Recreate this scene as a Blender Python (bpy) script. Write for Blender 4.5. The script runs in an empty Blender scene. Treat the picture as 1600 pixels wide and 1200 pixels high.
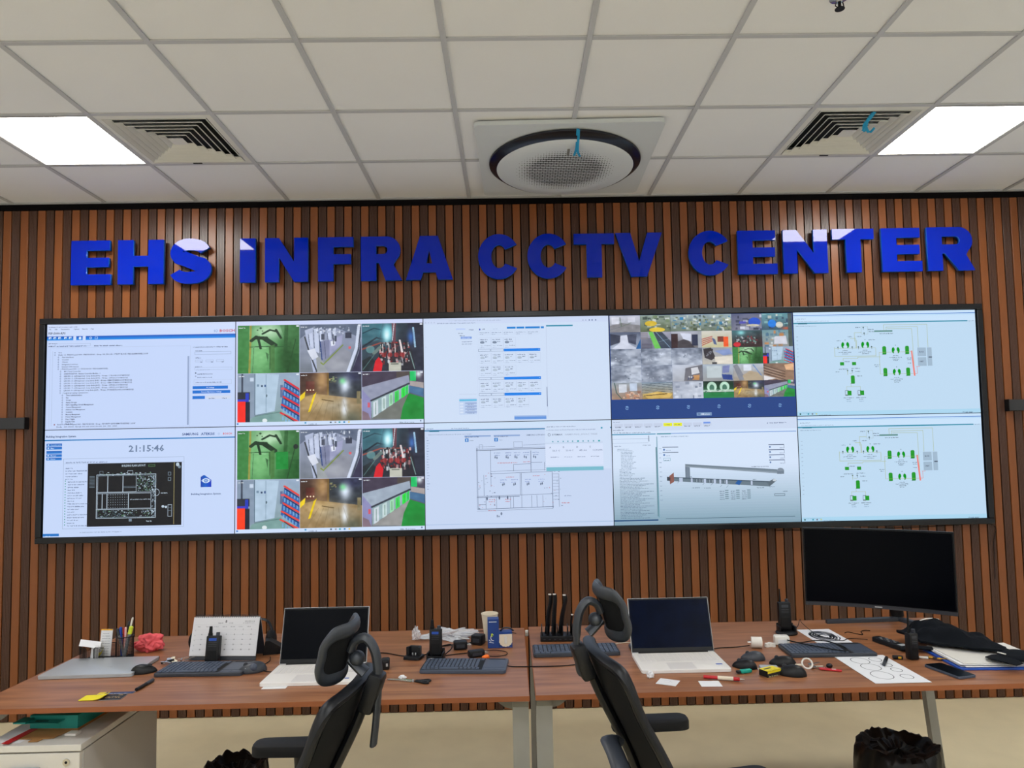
import bpy, bmesh, math, random
import numpy as np
from mathutils import Vector, Matrix, noise
random.seed(7); rng = np.random.RandomState(7)
PI = math.pi
C = bpy.context.scene.collection
sc = bpy.context.scene

# ------------------------------------------------------------ camera, world, exposure
def R3(y, p, r):
    cy, sy, cp, sp = math.cos(y), math.sin(y), math.cos(p), math.sin(p)
    f = Vector((sy*cp, cy*cp, sp)); rt = Vector((cy, -sy, 0)); up = rt.cross(f)
    cr, sr = math.cos(r), math.sin(r)
    return cr*rt+sr*up, -sr*rt+cr*up, f
cr_, cu_, cf_ = R3(0.016, 0.0604, -0.0193)
cam = bpy.data.objects.new('camera', bpy.data.cameras.new('camera')); C.objects.link(cam)
m = Matrix((cr_, cu_, -cf_)).transposed().to_4x4(); m.translation = (-0.0541, -4.6066, 1.6513)
cam.matrix_world = m
cam.data.sensor_width = 36; cam.data.lens = 1093.7167*36/1600
cam.data.shift_x = -13.3/1600; cam.data.shift_y = 39.04/1600
cam.data.clip_start = 0.05
sc.camera = cam
w = bpy.data.worlds.new('world'); sc.world = w; w.use_nodes = True
w.node_tree.nodes['Background'].inputs[0].default_value = (0.5, 0.5, 0.5, 1)
w.node_tree.nodes['Background'].inputs[1].default_value = 0.0
sc.view_settings.view_transform = 'Standard'; sc.view_settings.look = 'None'
sc.view_settings.gamma = 1; sc.view_settings.use_curve_mapping = False
sc.view_settings.exposure = 0.42
LAMP = 19.0        # emission of the ceiling light panels
FILL_LAMP = 14.5    # unseen panels added behind the camera to light the room
SCREEN = 0.74     # brightness of the video wall

# ------------------------------------------------------------ materials
def lin(c):
    c = c/255.0
    return c/12.92 if c <= 0.04045 else ((c+0.055)/1.055)**2.4
def L3(rgb): return (lin(rgb[0]), lin(rgb[1]), lin(rgb[2]), 1)
def mat(name, rgb, rough=0.5, metal=0.0, spec=0.5, coat=0.0, noise_amt=0.0, nscale=20, bump=0.0, bscale=200, stretch=None, emit=None, estr=0, alpha=1, trans=0, sheen=0):
    mt = bpy.data.materials.new(name); mt.use_nodes = True
    nt = mt.node_tree; b = nt.nodes['Principled BSDF']
    b.inputs['Base Color'].default_value = L3(rgb)
    b.inputs['Roughness'].default_value = rough; b.inputs['Metallic'].default_value = metal
    b.inputs['Specular IOR Level'].default_value = spec
    b.inputs['Coat Weight'].default_value = coat; b.inputs['Coat Roughness'].default_value = 0.05
    b.inputs['Alpha'].default_value = alpha; b.inputs['Transmission Weight'].default_value = trans
    b.inputs['Sheen Weight'].default_value = sheen
    if emit: b.inputs['Emission Color'].default_value = L3(emit); b.inputs['Emission Strength'].default_value = estr
    if noise_amt or bump:
        tc = nt.nodes.new('ShaderNodeTexCoord'); mp = nt.nodes.new('ShaderNodeMapping')
        nt.links.new(tc.outputs['Object'], mp.inputs[0])
        if stretch: mp.inputs['Scale'].default_value = stretch
    if noise_amt:
        n = nt.nodes.new('ShaderNodeTexNoise'); n.inputs['Scale'].default_value = nscale; n.inputs['Detail'].default_value = 5
        nt.links.new(mp.outputs[0], n.inputs['Vector'])
        mx = nt.nodes.new('ShaderNodeMix'); mx.data_type = 'RGBA'
        c = L3(rgb)
        mx.inputs[6].default_value = tuple(x*(1-noise_amt) for x in c[:3])+(1,)
        mx.inputs[7].default_value = tuple(min(1, x*(1+noise_amt)) for x in c[:3])+(1,)
        nt.links.new(n.outputs['Fac'], mx.inputs[0]); nt.links.new(mx.outputs[2], b.inputs['Base Color'])
    if bump:
        n2 = nt.nodes.new('ShaderNodeTexNoise'); n2.inputs['Scale'].default_value = bscale; n2.inputs['Detail'].default_value = 3
        nt.links.new(mp.outputs[0], n2.inputs['Vector'])
        bp = nt.nodes.new('ShaderNodeBump'); bp.inputs['Strength'].default_value = bump; bp.inputs['Distance'].default_value = 0.002
        nt.links.new(n2.outputs['Fac'], bp.inputs['Height']); nt.links.new(bp.outputs[0], b.inputs['Normal'])
    return mt
def attr_mat(name, emission=0.0, rough=0.6):
    mt = bpy.data.materials.new(name); mt.use_nodes = True
    nt = mt.node_tree; b = nt.nodes['Principled BSDF']
    a = nt.nodes.new('ShaderNodeAttribute'); a.attribute_name = 'col'
    if emission:
        b.inputs['Base Color'].default_value = (0.01, 0.01, 0.01, 1); b.inputs['Specular IOR Level'].default_value = 0.25
        nt.links.new(a.outputs['Color'], b.inputs['Emission Color']); b.inputs['Emission Strength'].default_value = emission
    else: nt.links.new(a.outputs['Color'], b.inputs['Base Color'])
    b.inputs['Roughness'].default_value = rough
    return mt
M = {}
M['slat_light'] = mat('oak_slat', (134, 79, 43), 0.32, spec=0.38, noise_amt=0.10, nscale=9, stretch=(6, 6, 0.6))
M['slat_dark'] = mat('walnut_slat', (76, 50, 38), 0.30, spec=0.42, noise_amt=0.18, nscale=9, stretch=(14, 14, 0.5))
M['felt'] = mat('black_felt', (16, 14, 16), 0.95, spec=0.1)
M['tile'] = mat('mineral_tile', (240, 242, 244), 0.9, spec=0.2, noise_amt=0.02, nscale=3, bump=0.15, bscale=160)
M['tbar'] = mat('painted_grid', (192, 194, 198), 0.5)
M['vent'] = mat('vent_white', (222, 222, 216), 0.5)
M['dark'] = mat('duct_dark', (30, 32, 30), 0.9)
M['ac'] = mat('ac_white', (214, 220, 222), 0.45)
M['ac_ring'] = mat('ac_black_ring', (14, 17, 28), 0.25)
M['wall'] = mat('wall_paint', (236, 236, 236), 0.85, spec=0.2)
M['floor'] = mat('beige_floor', (226, 212, 176), 0.6, spec=0.3, noise_amt=0.10, nscale=5, bump=0.1, bscale=30)
M['desk'] = None
M['edge'] = mat('desk_edge', (146, 86, 52), 0.5, spec=0.3)
M['frame'] = mat('black_aluminium', (26, 28, 32), 0.28, metal=0.3)
M['blackbar'] = mat('charcoal_bar', (44, 46, 50), 0.45)
M['letter'] = mat('blue_acrylic', (0, 36, 182), 0.03, spec=0.32)
M['letter_lit_side'] = mat('blue_acrylic_lit_side', (0, 90, 190), 0.25)  # lighter blue: light on the letter sides is put into the colour
M['lamp'] = mat('lamp_diffuser', (240, 240, 240), 0.5, emit=(255, 252, 246), estr=LAMP)
M['lampfill'] = mat('added_fill_diffuser', (240, 240, 240), 0.5, emit=(246, 250, 255), estr=FILL_LAMP)
M['lampframe'] = mat('lamp_frame', (200, 198, 192), 0.5)
M['plastic'] = mat('black_plastic', (19, 20, 23), 0.42, spec=0.3)
M['plastic2'] = mat('dark_grey_plastic', (50, 54, 62), 0.4)
M['matte'] = mat('black_matte', (15, 15, 17), 0.6, spec=0.25)
M['mesh'] = mat('black_mesh_fabric', (17, 18, 20), 0.85, spec=0.2, bump=0.3, bscale=900)
M['steel'] = mat('grey_steel', (150, 150, 146), 0.45, metal=0.35, noise_amt=0.08, nscale=12)
M['steel2'] = mat('grey_steel_bracket', (128, 126, 118), 0.6, metal=0.2, noise_amt=0.15, nscale=25)
M['white'] = mat('white_laminate', (214, 210, 202), 0.45)
M['whitep'] = mat('white_plastic', (226, 222, 214), 0.4)
M['cabside'] = mat('pedestal_side', (196, 192, 186), 0.55)
M['silver'] = mat('silver_lid', (178, 182, 186), 0.35, metal=0.25)
M['lapbase'] = mat('white_laptop', (228, 224, 220), 0.45)
M['glass'] = mat('dark_screen', (4, 6, 12), 0.28, spec=0.06)
M['glass2'] = mat('dusty_navy_screen', (4, 12, 34), 0.25, spec=0.06, noise_amt=0.8, nscale=14)
M['key'] = mat('keycap_dark', (66, 76, 94), 0.5)
M['kbody'] = mat('keyboard_body', (44, 48, 57), 0.45)
M['kpad'] = mat('keyboard_touchpad', (66, 74, 90), 0.4)
M['keyw'] = mat('keycap_white', (214, 210, 208), 0.5)
M['chrome'] = mat('chrome', (200, 198, 192), 0.2, metal=0.9)
M['paper'] = mat('white_paper', (228, 228, 230), 0.8)
M['print'] = attr_mat('printed_matter')
M['screen'] = attr_mat('display_emission', SCREEN, 0.45)
M['teal'] = mat('teal_card', (20, 150, 140), 0.5)
M['card'] = mat('kraft_cardboard', (168, 122, 70), 0.8)
M['red'] = mat('red_plastic', (190, 24, 34), 0.4)
M['pink'] = mat('coral_cloth', (228, 92, 98), 0.85, bump=0.3, bscale=60)
M['yellow'] = mat('yellow_paper', (232, 214, 24), 0.7)
M['blue'] = mat('blue_plastic', (28, 78, 176), 0.4)
M['navy'] = mat('navy_carton', (24, 62, 132), 0.5)
M['cream'] = mat('cream_card', (226, 214, 192), 0.8)
M['orange'] = mat('orange_plastic', (246, 116, 20), 0.4)
M['tealp'] = mat('teal_plastic', (20, 160, 140), 0.35)
M['cyan'] = mat('cyan_ribbon', (10, 150, 200), 0.5)
M['clear'] = mat('clear_film', (235, 238, 242), 0.15, alpha=0.45)
M['bag'] = mat('black_bin_liner', (9, 9, 10), 0.38, spec=0.3, bump=0.5, bscale=40)
M['cloth'] = mat('black_cloth', (15, 19, 25), 0.9, spec=0.15, bump=0.4, bscale=70)
M['rim'] = mat('padded_headrest', (48, 52, 58), 0.45)
M['brown'] = mat('brown_wood', (150, 90, 50), 0.5)

def desk_material():
    mt = bpy.data.materials.new('walnut_desktop'); mt.use_nodes = True
    nt = mt.node_tree; b = nt.nodes['Principled BSDF']
    tc = nt.nodes.new('ShaderNodeTexCoord'); mp = nt.nodes.new('ShaderNodeMapping'); mp.inputs['Scale'].default_value = (1.2, 16, 1)
    n = nt.nodes.new('ShaderNodeTexNoise'); n.inputs['Scale'].default_value = 2.2; n.inputs['Detail'].default_value = 8; n.inputs['Distortion'].default_value = 0.6
    mp2 = nt.nodes.new('ShaderNodeMapping'); mp2.inputs['Scale'].default_value = (3, 90, 1)
    n2 = nt.nodes.new('ShaderNodeTexNoise'); n2.inputs['Scale'].default_value = 3; n2.inputs['Detail'].default_value = 3
    r = nt.nodes.new('ShaderNodeValToRGB'); r.color_ramp.elements[0].position = 0.3; r.color_ramp.elements[1].position = 0.72
    r.color_ramp.elements[0].color = L3((124, 76, 47)); r.color_ramp.elements[1].color = L3((168, 113, 74))
    mx = nt.nodes.new('ShaderNodeMath'); mx.operation = 'MULTIPLY_ADD'; mx.inputs[1].default_value = 0.3; 
    l = nt.links.new
    l(tc.outputs['Object'], mp.inputs[0]); l(mp.outputs[0], n.inputs['Vector']); l(tc.outputs['Object'], mp2.inputs[0]); l(mp2.outputs[0], n2.inputs['Vector'])
    s = nt.nodes.new('ShaderNodeMath'); s.operation = 'SUBTRACT'; s.inputs[1].default_value = 0.5
    l(n2.outputs['Fac'], s.inputs[0]); l(s.outputs[0], mx.inputs[0]); l(n.outputs['Fac'], mx.inputs[2])
    l(mx.outputs[0], r.inputs[0]); l(r.outputs[0], b.inputs['Base Color'])
    b.inputs['Roughness'].default_value = 0.38; b.inputs['Specular IOR Level'].default_value = 0.5
    return mt
M['desk'] = desk_material()

# ------------------------------------------------------------ geometry helpers
def T(x=0, y=0, z=0, rx=0, ry=0, rz=0, s=1):
    return Matrix.Translation((x, y, z)) @ Matrix.Rotation(rz, 4, 'Z') @ Matrix.Rotation(ry, 4, 'Y') @ Matrix.Rotation(rx, 4, 'X') @ Matrix.Scale(s, 4)
def spline(pts, k=6, closed=False):
    P = [Vector(p) for p in pts]; n = len(P); out = []
    rngs = range(n) if closed else range(n-1)
    for i in rngs:
        if closed: a, b, c, d = P[i-1], P[i], P[(i+1) % n], P[(i+2) % n]
        else: a, b, c, d = P[max(i-1, 0)], P[i], P[i+1], P[min(i+2, n-1)]
        for j in range(k):
            t = j/k
            out.append(0.5*((2*b)+(c-a)*t+(2*a-5*b+4*c-d)*t*t+(3*b-3*c+d-a)*t**3))
    if not closed: out.append(P[-1])
    return out
def rrect(w, d, r, n=4, cx=0, cy=0):
    o = []
    for sx, sy, a0 in ((1, 1, 0), (-1, 1, PI/2), (-1, -1, PI), (1, -1, 3*PI/2)):
        for i in range(n+1):
            a = a0+PI/2*i/n
            o.append((cx+sx*(w/2-r)+r*math.cos(a), cy+sy*(d/2-r)+r*math.sin(a)))
    return o
class MB:
    def __init__(s): s.bm = bmesh.new()
    def raw(s, vs, fs, X=None):
        X = X or Matrix.Identity(4)
        v = [s.bm.verts.new(X @ Vector(p)) for p in vs]
        for f in fs:
            try: s.bm.faces.new([v[i] for i in f])
            except ValueError: pass
        return s
    def box(s, cx, cy, cz, sx, sy, sz, bev=0, X=None, seg=2):
        t = bmesh.new(); bmesh.ops.create_cube(t, size=1)
        for v in t.verts: v.co = Vector((v.co.x*sx, v.co.y*sy, v.co.z*sz))
        if bev: bmesh.ops.bevel(t, geom=t.edges[:], offset=bev, segments=seg, affect='EDGES', profile=0.5)
        for v in t.verts: v.co += Vector((cx, cy, cz))
        return s.merge(t, X)
    def merge(s, t, X=None):
        if X is not None: bmesh.ops.transform(t, matrix=X, verts=t.verts[:])
        me = bpy.data.meshes.new('tmp'); t.to_mesh(me); t.free(); s.bm.from_mesh(me); bpy.data.meshes.remove(me)
        return s
    def prism(s, poly, z0, z1, X=None, bev=0, top=None):
        t = bmesh.new(); n = len(poly); top = top or poly
        a = [t.verts.new((p[0], p[1], z0)) for p in poly]; b = [t.verts.new((p[0], p[1], z1)) for p in top]
        t.faces.new(a[::-1]); f = t.faces.new(b)
        for i in range(n): t.faces.new((a[i], a[(i+1) % n], b[(i+1) % n], b[i]))
        bmesh.ops.recalc_face_normals(t, faces=t.faces[:])
        if bev: bmesh.ops.bevel(t, geom=[e for e in t.edges if all(abs(v.co.z-z1) < 1e-6 for v in e.verts)], offset=bev, segments=2, affect='EDGES', profile=0.5)
        return s.merge(t, X)
    def cyl(s, p0, p1, r0, r1=None, n=16, X=None):
        r1 = r0 if r1 is None else r1
        p0, p1 = Vector(p0), Vector(p1); d = (p1-p0).normalized()
        u = d.orthogonal().normalized(); v = d.cross(u)
        vs = [p0+r0*(math.cos(2*PI*i/n)*u+math.sin(2*PI*i/n)*v) for i in range(n)]+[p1+r1*(math.cos(2*PI*i/n)*u+math.sin(2*PI*i/n)*v) for i in range(n)]
        fs = [tuple(range(n))[::-1], tuple(range(n, 2*n))]+[(i, (i+1) % n, n+(i+1) % n, n+i) for i in range(n)]
        return s.raw(vs, fs, X)
    def tube(s, pts, r, n=8, k=0, closed=False, X=None, flat=None):
        P = spline(pts, k, closed) if k else [Vector(p) for p in pts]
        m_ = len(P); rr = r if callable(r) else (lambda t: r)
        vs = []; up = None
        for i, p in enumerate(P):
            if closed: d = (P[(i+1) % m_]-P[i-1])
            else: d = P[min(i+1, m_-1)]-P[max(i-1, 0)]
            d = d.normalized() if d.length > 1e-9 else Vector((0, 0, 1))
            if up is None: up = d.orthogonal().normalized() if not flat else Vector(flat)
            u = (up-d*up.dot(d)); u = u.normalized() if u.length > 1e-6 else d.orthogonal().normalized()
            if not flat: up = u
            v = d.cross(u); R = rr(i/max(1, m_-1)); ra, rb = R if isinstance(R, tuple) else (R, R)
            vs += [p+ra*math.cos(2*PI*j/n)*u+rb*math.sin(2*PI*j/n)*v for j in range(n)]
        fs = []
        for i in range(m_ if closed else m_-1):
            a, b = i*n, ((i+1) % m_)*n
            fs += [(a+j, a+(j+1) % n, b+(j+1) % n, b+j) for j in range(n)]
        if not closed: fs += [tuple(range(n))[::-1], tuple(range((m_-1)*n, m_*n))]
        return s.raw(vs, fs, X)
    def lathe(s, prof, n=24, X=None, wob=None):
        vs, fs = [], []
        for i, (r, z) in enumerate(prof):
            for j in range(n):
                a = 2*PI*j/n; q = Vector((r*math.cos(a), r*math.sin(a), z))
                vs.append(wob(q, i, a) if wob else q)
        for i in range(len(prof)-1):
            fs += [(i*n+j, i*n+(j+1) % n, (i+1)*n+(j+1) % n, (i+1)*n+j) for j in range(n)]
        if prof[0][0] > 1e-6: fs.append(tuple(range(n))[::-1])
        if prof[-1][0] > 1e-6: fs.append(tuple(range((len(prof)-1)*n, len(prof)*n)))
        return s.raw(vs, fs, X)
    def blob(s, c, r, X=None, sub=3, f=None):
        t = bmesh.new(); bmesh.ops.create_icosphere(t, subdivisions=sub, radius=1)
        for v in t.verts:
            q = v.co.copy()
            if f: q = f(q)
            v.co = Vector((c[0]+q.x*r[0], c[1]+q.y*r[1], c[2]+q.z*r[2]))
        return s.merge(t, X)
    def sheet(s, f, nu, nv, th, X=None):
        vs = [Vector(f(i/nu, j/nv)) for j in range(nv+1) for i in range(nu+1)]
        nn = (nu+1)*(nv+1); N = []
        for j in range(nv+1):
            for i in range(nu+1):
                a = vs[j*(nu+1)+min(i+1, nu)]-vs[j*(nu+1)+max(i-1, 0)]; b = vs[min(j+1, nv)*(nu+1)+i]-vs[max(j-1, 0)*(nu+1)+i]
                N.append(a.cross(b).normalized())
        vs2 = [v-n*th for v, n in zip(vs, N)]
        g = lambda i, j: j*(nu+1)+i
        fs = []
        for j in range(nv):
            for i in range(nu):
                fs.append((g(i, j), g(i+1, j), g(i+1, j+1), g(i, j+1))); fs.append(tuple(nn+q for q in (g(i, j+1), g(i+1, j+1), g(i+1, j), g(i, j))))
        for i in range(nu):
            fs.append((g(i+1, 0), g(i, 0), nn+g(i, 0), nn+g(i+1, 0))); fs.append((g(i, nv), g(i+1, nv), nn+g(i+1, nv), nn+g(i, nv)))
        for j in range(nv):
            fs.append((g(0, j), g(0, j+1), nn+g(0, j+1), nn+g(0, j))); fs.append((g(nu, j+1), g(nu, j), nn+g(nu, j), nn+g(nu, j+1)))
        return s.raw(vs+vs2, fs, X)
    def mesh(s, name, mt, smooth=True, fix=True):
        if fix: bmesh.ops.recalc_face_normals(s.bm, faces=s.bm.faces[:])
        me = bpy.data.meshes.new(name); s.bm.to_mesh(me); s.bm.free()
        for q in (mt if isinstance(mt, list) else [mt]): me.materials.append(q)
        if smooth and len(me.polygons):
            me.polygons.foreach_set('use_smooth', [True]*len(me.polygons)); me.set_sharp_from_angle(angle=math.radians(38))
        return me
    def build(s, name, mt, parent=None, smooth=True, fix=True, X=None):
        return link(name, s.mesh(name, mt, smooth, fix), parent, X)
def link(name, me, parent=None, X=None):
    o = bpy.data.objects.new(name, me); C.objects.link(o)
    if parent: o.parent = parent
    if X is not None: o.matrix_local = X
    return o
def tag(o, label, cat, group=None, kind=None):
    if label: o['label'] = label
    if cat: o['category'] = cat
    if group: o['group'] = group
    if kind: o['kind'] = kind
    return o
def thing(name, label, cat, loc=(0, 0, 0), rz=0, group=None, rx=0, ry=0):
    o = bpy.data.objects.new(name, None); C.objects.link(o); o.empty_display_size = 0.1
    o.location = loc; o.rotation_euler = (rx, ry, rz)
    return tag(o, label, cat, group)
def struct(o): o['kind'] = 'structure'; return o
def dup(root, loc, rz, label, group=None):
    r = root.copy(); C.objects.link(r); r.location = loc; r.rotation_euler = (root.rotation_euler[0], root.rotation_euler[1], rz); r['label'] = label
    if group: r['group'] = group
    for ch in list(root.children):
        c = ch.copy(); C.objects.link(c); c.parent = r; c.matrix_local = ch.matrix_local.copy()
        for g in list(ch.children):
            d = g.copy(); C.objects.link(d); d.parent = c; d.matrix_local = g.matrix_local.copy()
    return r

# flat print: coloured polygons in the local x (right) / y (up) plane, layered a hair apart, one face colour each
_tc = {}
def text_mesh(txt, bold):
    k = (txt, bold)
    if k not in _tc:
        cu = bpy.data.curves.new('t', 'FONT'); cu.body = txt; cu.size = 1; cu.resolution_u = 1 if len(txt) > 3 else 3
        cu.offset = 0.024 if bold else 0.012
        o = bpy.data.objects.new('t', cu); me = o.to_mesh()
        v = np.zeros(len(me.vertices)*3, 'f'); me.vertices.foreach_get('co', v); v = v.reshape(-1, 3)[:, :2]
        f = [tuple(p.vertices) for p in me.polygons]
        o.to_mesh_clear(); bpy.data.objects.remove(o); bpy.data.curves.remove(cu)
        _tc[k] = (v, f)
    return _tc[k]
class Print:
    """coordinates: x right, y DOWN in units; s = metres per unit"""
    def __init__(s, w, h, scale, step=0.00035): s.v, s.f, s.c = [], [], []; s.w, s.h, s.s, s.z, s.st = w, h, scale, 0, step; s.n = 0; s.ras = None
    def layer(s): s.z += 1
    def poly(s, pts, col):
        b = s.n
        for x, y in pts: s.v.append((x*s.s, (s.h-y)*s.s, s.z*s.st))
        s.n += len(pts); s.f.append(tuple(range(b, s.n))); s.c.append(L3(col))
    def rect(s, x, y, w, h, col): s.poly([(x, y), (x, y+h), (x+w, y+h), (x+w, y)], col)
    def frame(s, x, y, w, h, col, t=0.5):
        s.rect(x, y, w, t, col); s.rect(x, y+h-t, w, t, col); s.rect(x, y, t, h, col); s.rect(x+w-t, y, t, h, col)
    def line(s, pts, col, t=0.6):
        for (x0, y0), (x1, y1) in zip(pts, pts[1:]):
            d = math.hypot(x1-x0, y1-y0) or 1; ux, uy = (x1-x0)/d*t/2, (y1-y0)/d*t/2
            s.poly([(x0-ux-uy, y0-uy+ux), (x1+ux-uy, y1+uy+ux), (x1+ux+uy, y1+uy-ux), (x0-ux+uy, y0-uy-ux)][::1], col)
    def ell(s, cx, cy, rx, ry, col, n=20): s.poly([(cx+rx*math.cos(-2*PI*i/n), cy+ry*math.sin(-2*PI*i/n)) for i in range(n)], col)
    def ring(s, cx, cy, rx, ry, t, col, n=32, a0=0, a1=2*PI):
        for i in range(n):
            a, b = a0+(a1-a0)*i/n, a0+(a1-a0)*(i+1)/n
            s.poly([(cx+rx*math.cos(a), cy+ry*math.sin(a)), (cx+rx*math.cos(b), cy+ry*math.sin(b)), (cx+(rx-t)*math.cos(b), cy+(ry-t)*math.sin(b)), (cx+(rx-t)*math.cos(a), cy+(ry-t)*math.sin(a))], col)
    def text(s, x, y, size, txt, col, bold=False, fit=None, center=False):
        """x,y = left end of the baseline; size = cap height"""
        v, f = text_mesh(txt, bold)
        if not len(v): return
        k = size/0.7; kx = k
        wd = v[:, 0].max()*k
        if fit: kx = k*fit/wd; wd = fit
        if center: x -= wd/2
        b = s.n
        for q in v: s.v.append(((x+q[0]*kx)*s.s, (s.h-y+q[1]*k)*s.s, s.z*s.st))
        s.n += len(v); c = L3(col)
        for q in f: s.f.append(tuple(b+i for i in q)); s.c.append(c)
    def words(s, x, y, w, h, col, seed=0, fill=0.8):
        r = random.Random(seed*131+int(x*7)+int(y*13)); e = x+w
        while x < e-h*0.5:
            ww = min(r.uniform(1.0, 5.0)*h, e-x)
            n = max(1, int(ww/(h*0.62)))
            for i in range(n):
                hh = h*r.choice((0.7, 0.7, 1.0, 0.85))
                s.rect(x+i*ww/n, y+h-hh, ww/n*0.72, hh*r.choice((1, 1, .6)), col)
            x += ww+h*0.55
    def raster(s, x, y, w, h, img):
        H, W = img.shape[:2]
        s.ras = (s.ras or [])+[(x, y, w, h, img, s.z)]
    def build(s, name, mt, parent, X=None):
        v = np.array(s.v, 'f').reshape(-1, 3); loops = [i for f in s.f for i in f]; sizes = [len(f) for f in s.f]; cols = np.array(s.c, 'f').reshape(-1, 4)
        V, Lp, Sz, Cc = [v], [np.array(loops, 'i')], [np.array(sizes, 'i')], [cols]; base = len(v)
        for (x, y, w, h, img, z) in (s.ras or []):
            H, W = img.shape[:2]
            gx, gy = np.meshgrid(np.arange(W+1)/W*w+x, np.arange(H+1)/H*h+y)
            vv = np.stack([gx*s.s, (s.h-gy)*s.s, np.full_like(gx, z*s.st)], -1).reshape(-1, 3)
            i, j = np.meshgrid(np.arange(W), np.arange(H)); a = (j*(W+1)+i).ravel()
            q = np.stack([a, a+W+1, a+W+2, a+1], -1)+base
            V.append(vv.astype('f')); Lp.append(q.ravel().astype('i')); Sz.append(np.full(W*H, 4, 'i'))
            im = np.clip(img.reshape(-1, 3), 0, 255)/255.; im = np.where(im <= 0.04045, im/12.92, ((im+0.055)/1.055)**2.4)
            Cc.append(np.concatenate([im, np.ones((W*H, 1))], 1).astype('f')); base += len(vv)
        V = np.concatenate(V); Lp = np.concatenate(Lp); Sz = np.concatenate(Sz); Cc = np.concatenate(Cc)
        me = bpy.data.meshes.new(name); me.vertices.add(len(V)); me.vertices.foreach_set('co', V.ravel())
        me.loops.add(len(Lp)); me.loops.foreach_set('vertex_index', Lp)
        me.polygons.add(len(Sz)); me.polygons.foreach_set('loop_start', np.concatenate([[0], np.cumsum(Sz)[:-1]]).astype('i')); me.polygons.foreach_set('loop_total', Sz)
        me.update(calc_edges=True)
        at = me.attributes.new('col', 'FLOAT_COLOR', 'FACE'); at.data.foreach_set('color', Cc.ravel())
        me.materials.append(mt); me.validate()
        return link(name, me, parent, X)

# ------------------------------------------------------------ the room
X0, X1, YB, H = -4.15, 4.15, -8.0, 3.343
MB().box(0, -4, -0.05, X1-X0+.2, 8.2, 0.1).build('floor', M['floor'], None, False)['kind'] = 'structure'
MB().box(X0-0.05, -4, 1.75, 0.1, 8.2, 3.5).build('wall_left', M['wall'])['kind'] = 'structure'
MB().box(X1+0.05, -4, 1.75, 0.1, 8.2, 3.5).build('wall_right', M['wall'])['kind'] = 'structure'
MB().box(0, YB-0.05, 1.75, X1-X0, 0.1, 3.5).build('wall_front', M['wall'])['kind'] = 'structure'
wb = struct(MB().box(0, 0.05, 1.75, X1-X0, 0.1, 3.5).build('wall_back', M['felt'], None, False))
sl = MB().box(0, 0, 1.652, 0.0485, 0.02, 3.296, 0.0012, seg=1).mesh('slat', M['slat_light'], False)
def dark_slat():
    b = MB(); prof = [(-.0245, 0.01), (-.0245, -.009)]
    n = 5
    for i in range(n):
        x0 = -.0245+.049*i/n; x1 = -.0245+.049*(i+1)/n
        prof += [(x0+.0012, -.0102), (x1-.0012, -.0102), (x1, -.0088)]
    prof += [(.0245, 0.01)]
    return b.prism(prof[::-1], 0.004, 3.300).mesh('slat', M['slat_dark'], False)
sd = dark_slat()
k = -27
x = -1.104+0.1120*k
while x < X1-0.03:
    if x > X0+0.03: link('slat', sl, wb, T(x, -0.0105, 0))
    if X0+0.03 < x+0.056 < X1-0.03: link('slat', sd, wb, T(x+0.056, -0.0105, 0))
    x += 0.1120
MB().box(0, -0.012, 3.3215, X1-X0-.01, 0.024, 0.041).build('trim_1', M['felt'], None, False)['kind'] = 'structure'

# ceiling: lay-in tiles on a T grid
ceil = struct(MB().box(0, -4, 3.46, X1-X0, 8.0, 0.1).build('ceiling', M['wall'], None, False))
GX, GY = -0.2964, -0.6313
cols = [GX+0.6*i for i in range(-7, 9)]
rows = [GY-0.6*j for j in range(-2, 14)]
LIGHTS = [(-4, 0), (4, 0)]; VENTS = [(-3, 0), (3, 0)]
BACK = [(-4, 4), (0, 4), (4, 4), (-4, 7), (0, 7), (4, 7), (-4, 10), (0, 10), (4, 10)]  # cells of the added panels, out of view, that fill the room with light
tm = {}
for ci in range(-7, 8):
    for rj in range(-1, 13):          # tile spans y from GY-.6*rj-.6 to GY-.6*rj ; rj=0 is the row with the lights
        if (ci, rj) in LIGHTS or (ci, rj) in VENTS or (ci, rj) in BACK: continue
        xa, xb = max(GX+0.6*ci, X0), min(GX+0.6*ci+0.6, X1); yb, ya = min(GY-0.6*rj+0.0, -0.026), max(GY-0.6*rj-0.6, YB)
        if rj == -1: ya, yb = GY, -0.026
        if xb-xa < 0.02 or yb-ya < 0.02: continue
        key = (round(xb-xa, 3), round(yb-ya, 3))
        if key not in tm: tm[key] = MB().box(0, 0, 0.0, key[0]-0.012, key[1]-0.012, 0.014, 0.002, seg=1).mesh('ceiling_tile', M['tile'], False)
        link('ceiling_tile', tm[key], ceil, T((xa+xb)/2, (ya+yb)/2, H+0.0105+random.uniform(0, .0015), random.uniform(-.0015, .0015)))
for i in range(-6, 8):
    MB().box(GX+0.6*i, (YB-0.026)/2, H-0.0005, 0.024, -YB-0.026, 0.007, 0.001, seg=1).build('grid_bar', M['tbar'], ceil, False)
for rj in range(0, 13):
    MB().box(0, GY-0.6*rj, H+0.0005, X1-X0, 0.024, 0.007, 0.001, seg=1).build('grid_bar', M['tbar'], ceil, False)
MB().box(0, -0.035, H+0.0005, X1-X0, 0.022, 0.007).build('grid_bar', M['tbar'], ceil, False)

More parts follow.
